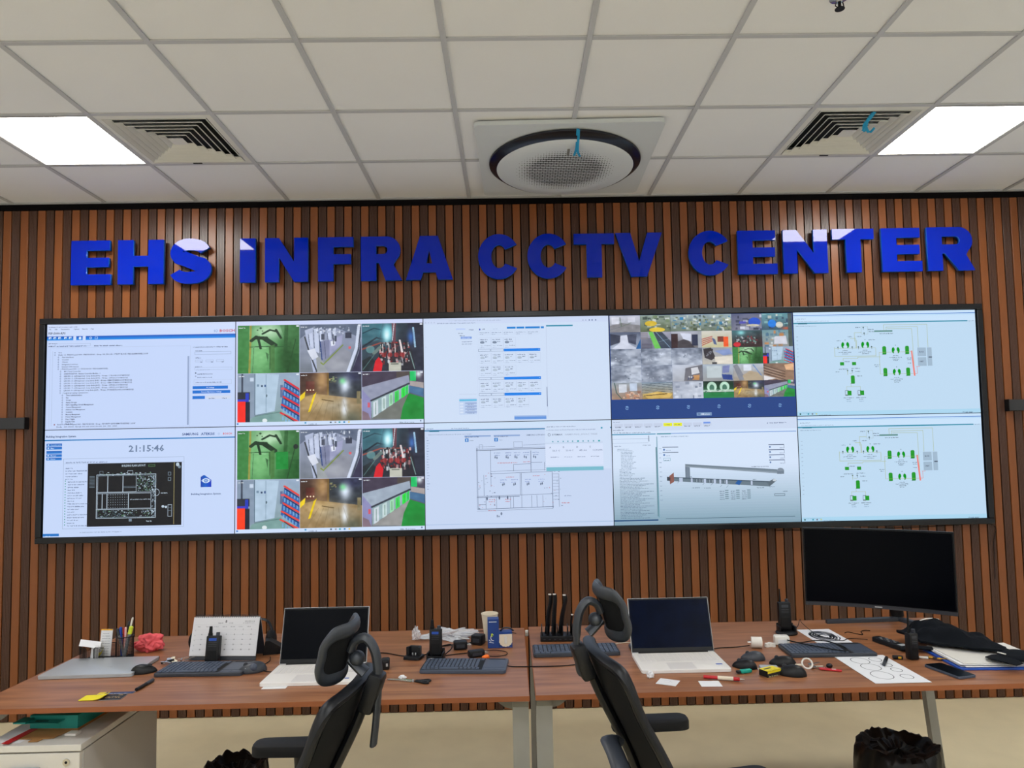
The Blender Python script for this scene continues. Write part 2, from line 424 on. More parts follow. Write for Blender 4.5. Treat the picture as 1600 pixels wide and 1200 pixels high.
def light_panel(ci, rj, label, mt, grp):
    cx, cy = GX+0.6*ci+0.3, GY-0.6*rj-0.3
    t = thing('ceiling_light', label, 'ceiling light', (cx, cy, H), 0, grp)
    b = MB()
    for sx, sy, wx, wy in ((0, .287, .588, .014), (0, -.287, .588, .014), (.287, 0, .014, .56), (-.287, 0, .014, .56)): b.box(sx, sy, .002, wx, wy, .01, .001, seg=1)
    b.box(0, 0, 0.02, .58, .58, .01)
    b.build('frame', M['lampframe'], t, False)
    MB().box(0, 0, 0.0035, .56, .56, .004).build('diffuser', mt, t, False)
    return t
light_panel(-4, 0, 'square white LED ceiling panel above the left end of the wall', M['lamp'], None)
light_panel(4, 0, 'square white LED ceiling panel above the right end of the wall', M['lamp'], None)
for (ci, rj) in BACK:
    side = {-4: 'left', 0: 'middle', 4: 'right'}[ci]; rw = {4: 'first', 7: 'second', 10: 'third'}[rj]
    light_panel(ci, rj, 'unseen LED ceiling panel added for light, %s of the %s row behind the viewer' % (side, rw), M['lampfill'], 'added unseen rear light panels')

def vent(ci, rj, label):
    cx, cy = GX+0.6*ci+0.3, GY-0.6*rj-0.3
    t = thing('ceiling_vent', label, 'air vent', (cx, cy, H))
    def sq(r, z): return [(-r, -r, z), (r, -r, z), (r, r, z), (-r, r, z)]
    def frus(b, r0, z0, r1, z1):
        b.raw(sq(r0, z0)+sq(r1, z1), [(i, (i+1) % 4, 4+(i+1) % 4, 4+i) for i in range(4)])
    b = MB(); b.box(0, 0, 0.05, .57, .57, .004); b.build('backing', M['dark'], t, False)
    b = MB(); frus(b, .296, -.001, .262, -.006); frus(b, .262, -.006, .250, .02); frus(b, .296, -.001, .296, .006); b.build('frame', M['vent'], t, False, fix=False)
    for i in range(6):
        r = .256-.036*i
        b = MB(); frus(b, r, -.006, r-.022, .012); frus(b, r+.0015, -.0055, r-.0205, .0125); frus(b, r, -.006, r+.001, -.0085); frus(b, r+.001, -.0085, r+.002, -.0055)
        b.build('louver', M['vent'], t, False, fix=False)
    b = MB(); b.raw(sq(.040, -.004)+[(0, 0, .022)], [(0, 1, 4), (1, 2, 4), (2, 3, 4), (3, 0, 4), (3, 2, 1, 0)]); b.build('center_cone', M['vent'], t, False)
    MB().box(-.02 if ci < 0 else .0, .278, -.006, .05, .010, .003).build('damper_slot', M['dark'], t, False)
    return t
vent(-3, 0, 'square white louvred ceiling vent beside the left light panel')
vent(3, 0, 'square white louvred ceiling vent with a blue ribbon, beside the right light panel')

# round cassette air conditioner
ac = thing('air_conditioner', 'square white ceiling air conditioner with round perforated face and black ring', 'air conditioner', (0.292, -0.640, H-0.004), -0.02)
MB().prism(rrect(.985, .985, .03), -0.022, 0.0, None, bev=0).build('panel', M['ac'], ac)
b = MB(); b.lathe([(.438, -.0245), (.436, -.034), (.400, -.060), (.39, -.060), (.39, -.024)], 72); b.build('air_ring', M['ac_ring'], ac)
b = MB(); b.lathe([(.394, -.050), (.394, -.060), (.384, -.0665), (.30, -.070), (0.0, -.072)], 72); b.build('round_cover', M['ac'], ac)
b = MB(); s_ = 0.030; cnt = 0
for i in range(-13, 14):
    for j in range(-13, 14):
        px, py = (i+(j % 2)*0.5)*s_, j*s_*0.80
        d = math.hypot(px, py)
        if d > 0.285: continue
        sz = s_*0.40*(1.0 if d < .20 else max(0.22, 1-(d-.20)/.11)); z = -.0718-0.0004
        for up in (1, -1):
            ox = px+(0.25 if up < 0 else -0.25)*s_; 
            a0 = PI/2 if up > 0 else -PI/2
            b.raw([(ox+sz*math.cos(a0+q), py+sz*math.sin(a0+q), z+.0022*min(1,d/.3)*d/.3) for q in (0, 2*PI/3, 4*PI/3)], [(0, 1, 2)])
o = b.build('perforation', M['dark'], ac, False); o['kind'] = 'stuff'
MB().box(0.005, -.265, -.0722, .014, .07, .003).build('sensor_strip', M['steel2'], ac, False)

# blue ribbons
def ribbon(label, root, strands):
    t = MB()
    for s in strands: t.tube([Vector(p) for p in s], lambda q: (.0065, .0008), 6, 5, flat=(1, 0, 0))
    o = t.build('ribbon', M['cyan'], None); o.location = root
    return tag(o, label, 'ribbon')
ribbon('bright blue ribbon tied over the black ring of the ceiling air conditioner', (0.325, -1.10, H-.036),
       [[(0, 0, -.002), (.002, .06, -.022), (.003, .11, -.05), (0, .15, -.060), (-.004, .19, -.064)],
        [(.006, .01, -.003), (.008, .06, -.030), (.010, .12, -.055), (.016, .16, -.062), (.030, .20, -.064)]])
ribbon('light blue ribbon knotted on the right ceiling vent', (1.83, -1.17, H-.009),
       [[(0, 0, .006), (-.012, .02, -.012), (-.026, .05, -.030), (-.016, .08, -.042), (0, .10, -.050)],
        [(.006, .0, .006), (.0, .03, -.008), (-.008, .06, -.022), (.004, .09, -.036), (.03, .11, -.050), (.052, .10, -.030)],
        [(-.004, .01, .006), (-.02, .03, -.02), (-.012, .06, -.036), (-.018, .09, -.05)]])
# sprinkler at the top edge of the view
sp = thing('ceiling_sprinkler', 'small dark metal sprinkler head on the ceiling near the top edge', 'sprinkler', (1.225, -2.07, H+.003))
MB().lathe([(.035, 0), (.035, -.004), (.012, -.01), (.010, -.02)], 20).build('rosette', M['chrome'], sp)
b = MB(); b.cyl((0, 0, -.018), (0, 0, -.04), .006); b.tube([(-.012, 0, -.018), (-.016, 0, -.034), (0, 0, -.044), (.016, 0, -.034), (.012, 0, -.018)], .0022, 6); b.lathe([(.0, -.044), (.018, -.045), (.018, -.047), (0, -.047)], 16); b.build('spray_head', M['matte'], sp)

# wall rails at both ends
for sx, nm, lx in ((-1, 'left', -3.175), (1, 'right', 3.235)):
    t = thing('wall_rail', 'black horizontal box rail on the slatted wall at the far %s edge' % nm, 'rail', (lx, -0.0215, 1.893))
    w_ = (X1-.01-abs(lx))
    MB().box(sx*w_/2, -.02, 0, w_, .040, .074, .003).build('rail_body', M['blackbar'], t, False)
    MB().box(-sx*.002, -.02, 0, .006, .044, .078, .002).build('end_cap', M['plastic'], t, False)

# ------------------------------------------------------------ sign letters
W_ = 0.0
def arc(cx, cy, rx, ry, a0, a1, n=18): return [(cx+rx*math.cos(math.radians(a0+(a1-a0)*i/n)), cy+ry*math.sin(math.radians(a0+(a1-a0)*i/n))) for i in range(n+1)]
def band(path, width):
    """closed outline round a centre line; width(t)->half width"""
    P = [Vector((p[0], p[1], 0)) for p in path]; n = len(P); l, r = [], []
    for i, p in enumerate(P):
        d = (P[min(i+1, n-1)]-P[max(i-1, 0)]).normalized(); nn = Vector((-d.y, d.x, 0)); h_ = width(i/(n-1))
        l.append((p.x+nn.x*h_, p.y+nn.y*h_)); r.append((p.x-nn.x*h_, p.y-nn.y*h_))
    return l+r[::-1]
def glyph(ch, a):
    """a = width/height; height 1"""
    s = .34
    if ch == 'E': return [[(0, 0), (a, 0), (a, .235), (s, .235), (s, .40), (a*.95, .40), (a*.95, .61), (s, .61), (s, .78), (a*.97, .78), (a*.97, 1), (0, 1)]]
    if ch == 'F': return [[(0, 0), (s, 0), (s, .39), (a*.93, .39), (a*.93, .61), (s, .61), (s, .78), (a, .78), (a, 1), (0, 1)]]
    if ch == 'H': return [[(0, 0), (s, 0), (s, .40), (a-s, .40), (a-s, 0), (a, 0), (a, 1), (a-s, 1), (a-s, .64), (s, .64), (s, 1), (0, 1)]]
    if ch == 'I': return [[(0, 0), (a, 0), (a, 1), (0, 1)]]
    if ch == 'N': return [[(0, 0), (.31, 0), (.31, .56), (a-.31, 0), (a, 0), (a, 1), (a-.31, 1), (a-.31, .45), (.31, 1), (0, 1)]]
    if ch == 'T': return [[(a/2-.17, 0), (a/2+.17, 0), (a/2+.17, .76), (a, .76), (a, 1), (0, 1), (0, .76), (a/2-.17, .76)]]
    if ch == 'V': return [[(a/2-.19, 0), (a/2+.17, 0), (a, 1), (a-.33, 1), (a/2, .34), (.34, 1), (0, 1)]]
    if ch == 'A': return [[(0, 0), (.33, 0), (.385, .17), (a-.385, .17), (a-.33, 0), (a, 0), (a/2+.2, 1), (a/2-.2, 1)], [(.46, .37), (a/2, .68), (a-.46, .37)]]
    if ch == 'R': return [[(0, 0), (s, 0), (s, .40), (.40, .40), (a-.37, 0), (a, 0), (a-.19, .36)]+arc(a-.34, .69, .305, .31, -48, 90, 14)+[(0, 1)],
                         [(s, .60), (s, .79), (.50, .79)]+arc(a-.42, .695, .10, .095, 90, -90, 8)+[(.5, .60)]]
    if ch == 'C': 
        cx = a*.51
        return [arc(cx, .5, a*.51, .5, 32, 328, 36)+arc(cx, .5, a*.19, .26, 322, 38, 22)]
    if ch == 'S':
        cl = arc(.50, .715, .36, .185, 12, 90, 6)+arc(.46, .70, .27, .20, 100, 210, 8)+[(.36, .56), (.52, .50), (.66, .44)]+arc(.56, .30, .28, .19, 35, -80, 9)+arc(.47, .275, .34, .175, -95, -168, 6)
        cl = [(x*a/.94, y) for x, y in cl]
        o = band(cl, lambda t: .135+.035*math.exp(-((t-.5)/.22)**2)-.012*(abs(t-.5) > .45))
        ys = [p[1] for p in o]; xs = [p[0] for p in o]; y0, y1, x0_, x1_ = min(ys), max(ys), min(xs), max(xs)
        return [[((p[0]-x0_)/(x1_-x0_)*a, (p[1]-y0)/(y1-y0)) for p in o]]
LET = [('E', -2.891, -2.635), ('H', -2.589, -2.293), ('S', -2.25, -1.984), ('I', -1.797, -1.697), ('N', -1.635, -1.355), ('F', -1.289, -1.059), ('R', -1.009, -0.741), ('A', -0.716, -0.409),
       ('C', -0.241, 0.028), ('C', 0.083, 0.355), ('T', 0.391, 0.657), ('V', 0.666, 0.975), ('C', 1.149, 1.427), ('E', 1.476, 1.736), ('N', 1.779, 2.073), ('T', 2.108, 2.386), ('E', 2.437, 2.703), ('R', 2.742, 3.056)]
LW = ['E that starts EHS, first letter of the wall sign', 'H in the middle of EHS on the wall sign', 'S that ends EHS, its top catching the lamp glare', 'narrow capital I that starts INFRA', 'N between the I and the F of INFRA', 'F in the middle of INFRA on the wall sign',
      'R between the F and the A of INFRA', 'A that ends INFRA on the wall sign', 'C that starts the word CCTV', 'C just before the T of CCTV', 'T between C and V in CCTV', 'V that ends CCTV on the wall sign', 'C that starts the word CENTER',
      'E after the first C of CENTER', 'N in CENTER, its upper half in white glare', 'T after the N of CENTER', 'E between T and R at the end of CENTER', 'R that ends CENTER, last letter of the wall sign']
for (ch, xa, xb), lb in zip(LET, LW):
    hh = 0.292 if ch not in 'SC' else 0.300; z0 = 2.784 if ch not in 'SC' else 2.781
    z0 += 0.0035*abs((xa+xb)/2)**1.0*(1 if xa > 1 else .8) if xa > 0 else .002
    cu = bpy.data.curves.new('c', 'CURVE'); cu.dimensions = '2D'; cu.fill_mode = 'BOTH'; cu.extrude = 0.013
    for outl in glyph(ch, (xb-xa)/hh):
        sp_ = cu.splines.new('POLY'); sp_.points.add(len(outl)-1); sp_.use_cyclic_u = True
        for q, p in zip(sp_.points, outl): q.co = (p[0]*hh, p[1]*hh, 0, 1)
    ob = bpy.data.objects.new('c', cu); me0 = ob.to_mesh(); me = me0.copy() if False else bpy.data.meshes.new('sign_letter')
    bm = bmesh.new(); bm.from_mesh(me0); bmesh.ops.remove_doubles(bm, verts=bm.verts[:], dist=1e-5); bmesh.ops.recalc_face_normals(bm, faces=bm.faces[:])
    bmesh.ops.rotate(bm, cent=(0, 0, 0), matrix=Matrix.Rotation(PI/2, 3, 'X'), verts=bm.verts[:])
    for f in bm.faces: f.material_index = 0 if abs(f.normal.y) > 0.9 else 1
    bm.to_mesh(me); bm.free(); ob.to_mesh_clear(); bpy.data.objects.remove(ob); bpy.data.curves.remove(cu)
    me.materials.append(M['letter']); me.materials.append(M['letter_lit_side'])
    o = link('sign_letter', me, None); o.location = (xa, -0.0575, z0)
    tag(o, 'glossy blue raised '+lb, 'sign letter')
    wv = xb-xa
    PIN = {'V': ((.5, .15), (.14, .92)), 'A': ((.5, .85), (.12, .08)), 'C': ((.12, .5), (.5, .9)), 'S': ((.5, .93), (.5, .07)), 'T': ((.5, .1), (.5, .9))}
    for sx in PIN.get(ch, ((.14, .12), (.14, .88))):
        MB().cyl((wv*sx[0], .0125, hh*sx[1]), (wv*sx[0], .0365, hh*sx[1]), .005, n=8).build('standoff_pin', M['chrome'], o)

# ------------------------------------------------------------ what the displays show
class Cv:
    def __init__(s, w, h, c=(0, 0, 0), ss=2):
        s.w, s.h, s.ss = w, h, ss; s.a = np.zeros((h*ss, w*ss, 3), 'f')+np.array(c, 'f')
        s.Y, s.X = np.mgrid[0:h*ss, 0:w*ss]; s.X = (s.X+.5)/ss/w*100; s.Y = (s.Y+.5)/ss/h*100
    def _b(s, m_, c, al=1): s.a[m_] = s.a[m_]*(1-al)+np.array(c, 'f')*al
    def poly(s, pts, c, al=1):
        m_ = np.zeros(s.X.shape, bool); n = len(pts)
        for i in range(n):
            (x0, y0), (x1, y1) = pts[i], pts[(i+1) % n]
            if y0 == y1: continue
            m_ ^= ((s.Y >= min(y0, y1)) & (s.Y < max(y0, y1)) & (s.X < (x1-x0)*(s.Y-y0)/(y1-y0)+x0))
        s._b(m_, c, al)
    def rect(s, x0, y0, x1, y1, c, al=1): s._b((s.X >= x0) & (s.X < x1) & (s.Y >= y0) & (s.Y < y1), c, al)
    def line(s, pts, c, t=1, al=1):
        for (x0, y0), (x1, y1) in zip(pts, pts[1:]):
            dx, dy = x1-x0, y1-y0; L = dx*dx+dy*dy or 1
            u = np.clip(((s.X-x0)*dx+(s.Y-y0)*dy)/L, 0, 1)
            s._b(((s.X-x0-u*dx)**2+(s.Y-y0-u*dy)**2) < (t/2)**2, c, al)
    def glow(s, x, y, rx, ry, c, al=1):
        g = np.exp(-((s.X-x)/rx)**2-((s.Y-y)/ry)**2)[..., None]*al; s.a = s.a*(1-g)+np.array(c, 'f')*g
    def ell(s, x, y, rx, ry, c, al=1): s._b(((s.X-x)/rx)**2+((s.Y-y)/ry)**2 < 1, c, al)
    def grad(s, c0, c1, ang=90):
        t = np.clip((s.X*math.cos(math.radians(ang))+s.Y*math.sin(math.radians(ang)))/100, 0, 1)[..., None]; s.a = np.array(c0, 'f')*(1-t)+np.array(c1, 'f')*t
    def noise(s, n, amp, sm=3):
        r = rng.randn(n, n, 1)*amp; H_, W_2 = s.a.shape[:2]
        yi = np.linspace(0, n-1.001, H_); xi = np.linspace(0, n-1.001, W_2); y0 = yi.astype(int); x0 = xi.astype(int); fy = (yi-y0)[:, None, None]; fx = (xi-x0)[None, :, None]
        s.a += (r[y0][:, x0]*(1-fy)*(1-fx)+r[y0+1][:, x0]*fy*(1-fx)+r[y0][:, x0+1]*(1-fy)*fx+r[y0+1][:, x0+1]*fy*fx)
    def clutter(s, n, x0, y0, x1, y1, cols, w_=6, h_=6):
        for i in range(n):
            x, y = rng.uniform(x0, x1), rng.uniform(y0, y1); c = cols[rng.randint(len(cols))]
            s.rect(x, y, x+rng.uniform(.2, 1)*w_, y+rng.uniform(.2, 1)*h_, c, rng.uniform(.5, 1))
    def out(s):
        a = np.clip(s.a, 0, 255); return a.reshape(s.h, s.ss, s.w, s.ss, 3).mean((1, 3))
def feed_green(w, h, v=0):
    c = Cv(w, h); c.grad((60, 130, 70), (24, 84, 34), 15)
    c.glow(35, 60, 34, 60, (128, 196, 130), .95); c.glow(52, 12, 26, 20, (190, 226, 190), .95)
    c.poly([(0, 0), (18, 0), (19, 100), (0, 100)], (52, 124, 60), .8)
    c.line([(21, 0), (19, 100)], (150, 150, 70), 3.2); c.line([(26, 45), (24, 100)], (70, 120, 80), 1)
    c.line([(20, 45), (58, 44)], (40, 84, 50), 1.6); c.line([(25, 46), (46, 48)], (150, 205, 150), 1.2)
    for a_, b_, t in (((22, 32), (30, 24), 6), ((30, 26), (46, 27), 7), ((44, 28), (60, 42), 9), ((40, 18), (52, 10), 3.6), ((52, 10), (62, 13), 3.4), ((62, 10), (70, 27), 4), ((33, 27), (37, 48), 4)): c.line([a_, b_], (22, 52, 32), t)
    c.poly([(50, 44), (60, 40), (60, 96), (54, 100)], (72, 122, 64), .9); c.line([(52, 44), (52, 92)], (40, 80, 44), 1)
    c.poly([(45, 56), (50, 60), (49, 78), (45, 56)], (60, 110, 66))
    c.ell(37, 6, 2, 2, (60, 90, 60)); c.ell(32, 10, 1.4, 1.4, (60, 90, 60)); c.ell(40, 12, 1.2, 1.2, (60, 90, 60))
    c.poly([(68, 0), (100, 0), (100, 60), (84, 60)], (66, 122, 70), .6); c.poly([(76, 0), (82, 0), (80, 60), (74, 56)], (30, 78, 36), .6)
    c.line([(94, 30), (80, 100)], (24, 66, 30), 1.4); c.line([(60, 45), (84, 45)], (40, 96, 50), 2)
    if v: c.rect(62, 44, 82, 80, (16, 140, 54), .9); c.ell(94, 34, 4, 5, (30, 40, 40))
    else: c.glow(80, 75, 16, 40, (20, 70, 26), .8)
    c.noise(22, 5); return c.out()
def feed_corridor(w, h, v=0):
    c = Cv(w, h); c.grad((150, 160, 190), (120, 128, 140), 90)
    c.poly([(0, 0), (100, 0), (100, 30), (60, 8), (20, 10), (0, 30)], (96, 108, 132))
    c.poly([(8, 12), (22, 6), (30, 96), (22, 100)], (176, 186, 214)); c.line([(8, 26), (16, 60), (28, 100)], (50, 56, 66), 2.4)
    c.poly([(26, 60), (38, 78), (46, 100), (28, 100)], (150, 156, 160))
    c.poly([(37, 82), (70, 50), (84, 60), (78, 100), (46, 100)], (140, 144, 158)); c.glow(60, 85, 14, 12, (176, 180, 190), .7)
    for x0, x1, y0, y1 in ((14, 20, 20, 44), (22, 30, 10, 55), (31, 36, 8, 60), (52, 58, 10, 34), (44, 50, 12, 34)): c.poly([(x0, y0), (x1, y0-3), (x1+2, y1+6), (x0+2, y1)], (196, 206, 232)); c.line([(x0, y0), (x0+2, y1)], (70, 80, 100), .9)
    c.poly([(12, 54), (24, 50), (30, 68), (20, 74)], (214, 220, 236))
    c.poly([(32, 36), (48, 32), (48, 66), (36, 76)], (126, 132, 164)); c.line([(40, 36), (42, 72)], (84, 90, 120), 1); c.line([(33, 36), (36, 74)], (30, 60, 120), 1.6)
    c.poly([(48, 34), (70, 22), (68, 42), (48, 66)], (158, 162, 196)); c.poly([(50, 36), (58, 33), (57, 44), (51, 46)], (228, 234, 250)); c.line([(54, 22), (55, 42)], (60, 66, 80), 1.5)
    c.rect(35, 20, 40, 32, (72, 78, 96)); c.rect(56, 24, 60, 36, (66, 76, 96))
    c.line([(34, 80), (38, 84), (70, 44)], (120, 140, 60), 2.2)
    c.rect(74, 18, 84, 30, (56, 62, 82)); c.line([(96, 5), (92, 50), (78, 100)], (206, 216, 238), 5); c.line([(99, 8), (95, 55), (83, 100)], (56, 64, 84), 2)
    c.poly([(100, 30), (100, 100), (84, 100), (96, 60)], (52, 50, 78)); c.rect(79, 47, 83, 52, (220, 90, 100))
    c.clutter(50, 20, 3, 80, 18, [(226, 232, 244), (80, 90, 110), (190, 200, 220)], 3, 5); c.noise(14, 6); return c.out()
def feed_pumps(w, h, v=0):
    c = Cv(w, h); c.grad((60, 92, 108), (34, 34, 46), 35)
    c.poly([(0, 0), (34, 0), (28, 34), (0, 44)], (60, 116, 130), .7); c.line([(0, 50), (24, 30), (46, 36)], (28, 40, 54), 3); c.line([(2, 20), (20, 10), (34, 14)], (30, 60, 76), 2)
    c.line([(0, 54), (30, 41), (60, 41)], (150, 70, 62), 2.6)
    c.poly([(74, 0), (100, 0), (100, 100), (88, 100), (80, 40)], (40, 44, 62)); c.line([(84, 10), (87, 50)], (160, 196, 220), 3); c.glow(80, 30, 5, 14, (60, 110, 190), .9)
    c.glow(42, 22, 10, 20, (120, 226, 244), 1); c.glow(41, 24, 5, 12, (224, 250, 255), 1); c.poly([(49, 0), (56, 0), (55, 42), (50, 40)], (120, 60, 74), .8); c.line([(53, 0), (50, 36)], (220, 230, 240), 1)
    c.clutter(170, 28, 38, 76, 80, [(170, 40, 44), (210, 170, 170), (30, 26, 34), (120, 30, 36), (206, 210, 216), (60, 40, 46), (20, 20, 28)], 4, 9)
    for x in (34, 44, 54, 64): c.line([(x, 44), (x+1, 70)], (200, 190, 190), 1.6); c.ell(x+2, 66, 4, 5, (150, 40, 44), .8)
    c.line([(62, 36), (66, 60)], (226, 214, 216), 3); c.ell(14, 54, 7, 8, (120, 180, 180), .6); c.line([(20, 62), (30, 50)], (130, 150, 140), 6, .7)
    c.poly([(22, 78), (28, 70), (34, 84), (32, 100), (18, 100)], (214, 28, 44)); c.poly([(0, 78), (14, 68), (22, 80), (10, 100), (0, 100)], (30, 40, 48)); c.line([(2, 96), (20, 66)], (90, 130, 130), 1)
    c.rect(44, 82, 64, 100, (190, 192, 180)); c.rect(47, 84, 60, 86, (90, 96, 90)); c.line([(78, 60), (86, 96)], (120, 150, 150), 1.5)
    c.noise(16, 6); return c.out()
def feed_door(w, h, v=0):
    c = Cv(w, h); c.grad((150, 170, 196), (140, 166, 170), 90); c.poly([(0, 0), (28, 0), (28, 90), (0, 100)], (134, 152, 174))
    c.poly([(28, 0), (67, 2), (60, 78), (28, 86)], (178, 202, 224)); c.line([(46, 2), (46, 80)], (140, 164, 186), 1); c.line([(28, 0), (28, 86), (60, 80)], (96, 120, 140), 1.3); c.ell(47, 46, 1, 3, (70, 90, 100))
    c.rect(31, 22, 35, 27, (120, 146, 170)); c.rect(38, 24, 41, 28, (60, 80, 110)); c.rect(43, 23, 46, 28, (60, 90, 140))
    c.poly([(24, 90), (70, 76), (82, 100), (20, 100)], (122, 160, 158)); c.line([(28, 88), (70, 80)], (80, 110, 110), 1); c.ell(44, 97, 4, 4, (226, 236, 240))
    c.rect(6, 0, 9, 100, (60, 70, 90)); c.rect(0, 38, 20, 54, (40, 46, 60)); c.rect(13, 40, 18, 60, (34, 60, 190)); c.rect(0, 58, 20, 100, (22, 30, 50)); c.rect(0, 53, 14, 58, (60, 60, 200)); c.rect(0, 57, 13, 100, (250, 62, 26) if v else (246, 40, 30))
    c.rect(20, 8, 26, 16, (196, 212, 232))
    c.poly([(76, 14), (100, 34), (100, 100), (70, 72)], (48, 96, 166))
    for i in range(5):
        y = 14+i*17; c.line([(76-i*1.5, y), (100, y+20)], (222, 44, 54) if not v else (232, 70, 60), 3.4)
        for j in range(5): c.rect(76+j*5-i, y+7+j*3.6, 78.6+j*5-i, y+15+j*3.6, (120, 176, 226), .8)
        c.line([(76, y+5), (100, y+25)], (30, 34, 60), 1.6)
    c.rect(69, 24, 73, 50, (96, 110, 150)); c.rect(70, 30, 76, 34, (214, 90, 110)); c.noise(14, 4); return c.out()
def feed_yard(w, h, v=0):
    c = Cv(w, h); c.grad((60, 44, 34), (110, 96, 70), 90); c.poly([(0, 0), (46, 0), (44, 52), (0, 44)], (70, 48, 40)); c.rect(10, 18, 24, 42, (84, 34, 30))
    c.glow(36, 16, 12, 26, (206, 166, 110), .8); c.rect(44, 0, 47, 56, (120, 92, 44)); c.poly([(47, 0), (100, 0), (100, 60), (47, 52)], (40, 50, 62), .9); c.glow(85, 8, 20, 14, (50, 54, 92), .8)
    c.poly([(0, 52), (26, 44), (100, 56), (100, 100), (0, 100)], (150, 124, 84)); c.glow(30, 60, 26, 16, (212, 178, 118), .8); c.glow(84, 96, 22, 20, (76, 86, 76), .8); c.glow(60, 70, 34, 16, (170, 164, 146), .7)
    c.poly([(22, 46), (27, 40), (17, 80), (13, 82)], (236, 204, 30)); c.poly([(0, 48), (9, 38), (8, 50), (0, 60)], (236, 204, 30))
    for x in (12, 17, 22): c.ell(x, 36, 1.3, 1.5, (255, 236, 200))
    c.glow(73, 28, 9, 16, (226, 238, 255), 1); c.glow(69, 18, 5, 6, (120, 230, 150), .8); c.glow(72, 78, 5, 14, (232, 240, 250), .9); c.glow(72, 60, 4, 8, (220, 226, 236), .7)
    c.clutter(12, 47, 8, 58, 22, [(220, 200, 120), (90, 90, 60), (150, 170, 120)], 4, 4); c.rect(92, 40, 98, 66, (130, 120, 90)); c.line([(36, 56), (54, 60)], (90, 70, 40), 1.6)
    for q in range(6): c.line([(10+q*14, 100), (30+q*8, 60)], (100, 86, 60), .7, .4)
    c.noise(20, 8); return c.out()
def feed_containers(w, h, v=0):
    c = Cv(w, h); c.grad((60, 56, 76), (120, 126, 136), 90); c.poly([(0, 0), (100, 0), (100, 12), (0, 34)], (66, 58, 78)); c.rect(56, 0, 78, 14, (84, 76, 70), .8)
    c.poly([(0, 32), (76, 8), (78, 30), (16, 60), (0, 80)], (146, 152, 176) if not v else (158, 172, 190)); c.poly([(0, 36), (16, 60), (14, 100), (0, 100)], (140, 140, 186))
    c.line([(15, 60), (76, 26)], (50, 56, 70), 3.6); c.poly([(15, 62), (76, 28), (76, 46), (16, 96)], (150, 176, 182))
    for i, (x0, x1) in enumerate(((18, 26), (32, 39), (44, 50), (53, 60), (64, 70), (71, 75))):
        y = 62-(x0-15)*.58; y2 = 96-(x0-16)*.83; col = [(206, 216, 226), (196, 216, 218), (160, 220, 180), (60, 214, 90), (30, 230, 60), (40, 214, 90)][i]
        c.poly([(x0, y+3), (x1, y-2), (x1, y2-4), (x0, y2)], col); c.line([((x0+x1)/2, y+4), ((x0+x1)/2, y2-6)], (70, 110, 90), .8)
    c.poly([(16, 97), (76, 46), (100, 60), (100, 100)], (112, 116, 112) if not v else (150, 150, 150)); c.poly([(76, 46), (100, 56), (100, 100), (62, 100), (66, 74)], (22, 142, 56)); c.glow(86, 84, 12, 12, (18, 116, 40), .7)
    c.poly([(76, 30), (100, 36), (100, 54), (76, 44)], (70, 110, 150)); c.poly([(78, 20), (100, 24), (100, 36), (78, 30)], (190, 180, 176), .8); c.rect(78, 0, 88, 20, (24, 190, 100)); c.glow(92, 6, 5, 7, (236, 250, 255), .9)
    c.rect(9, 64, 13, 74, (226, 80, 90), .8); c.poly([(0, 80), (10, 86), (14, 100), (0, 100)], (130, 100, 100), .7); c.noise(16, 5); return c.out()
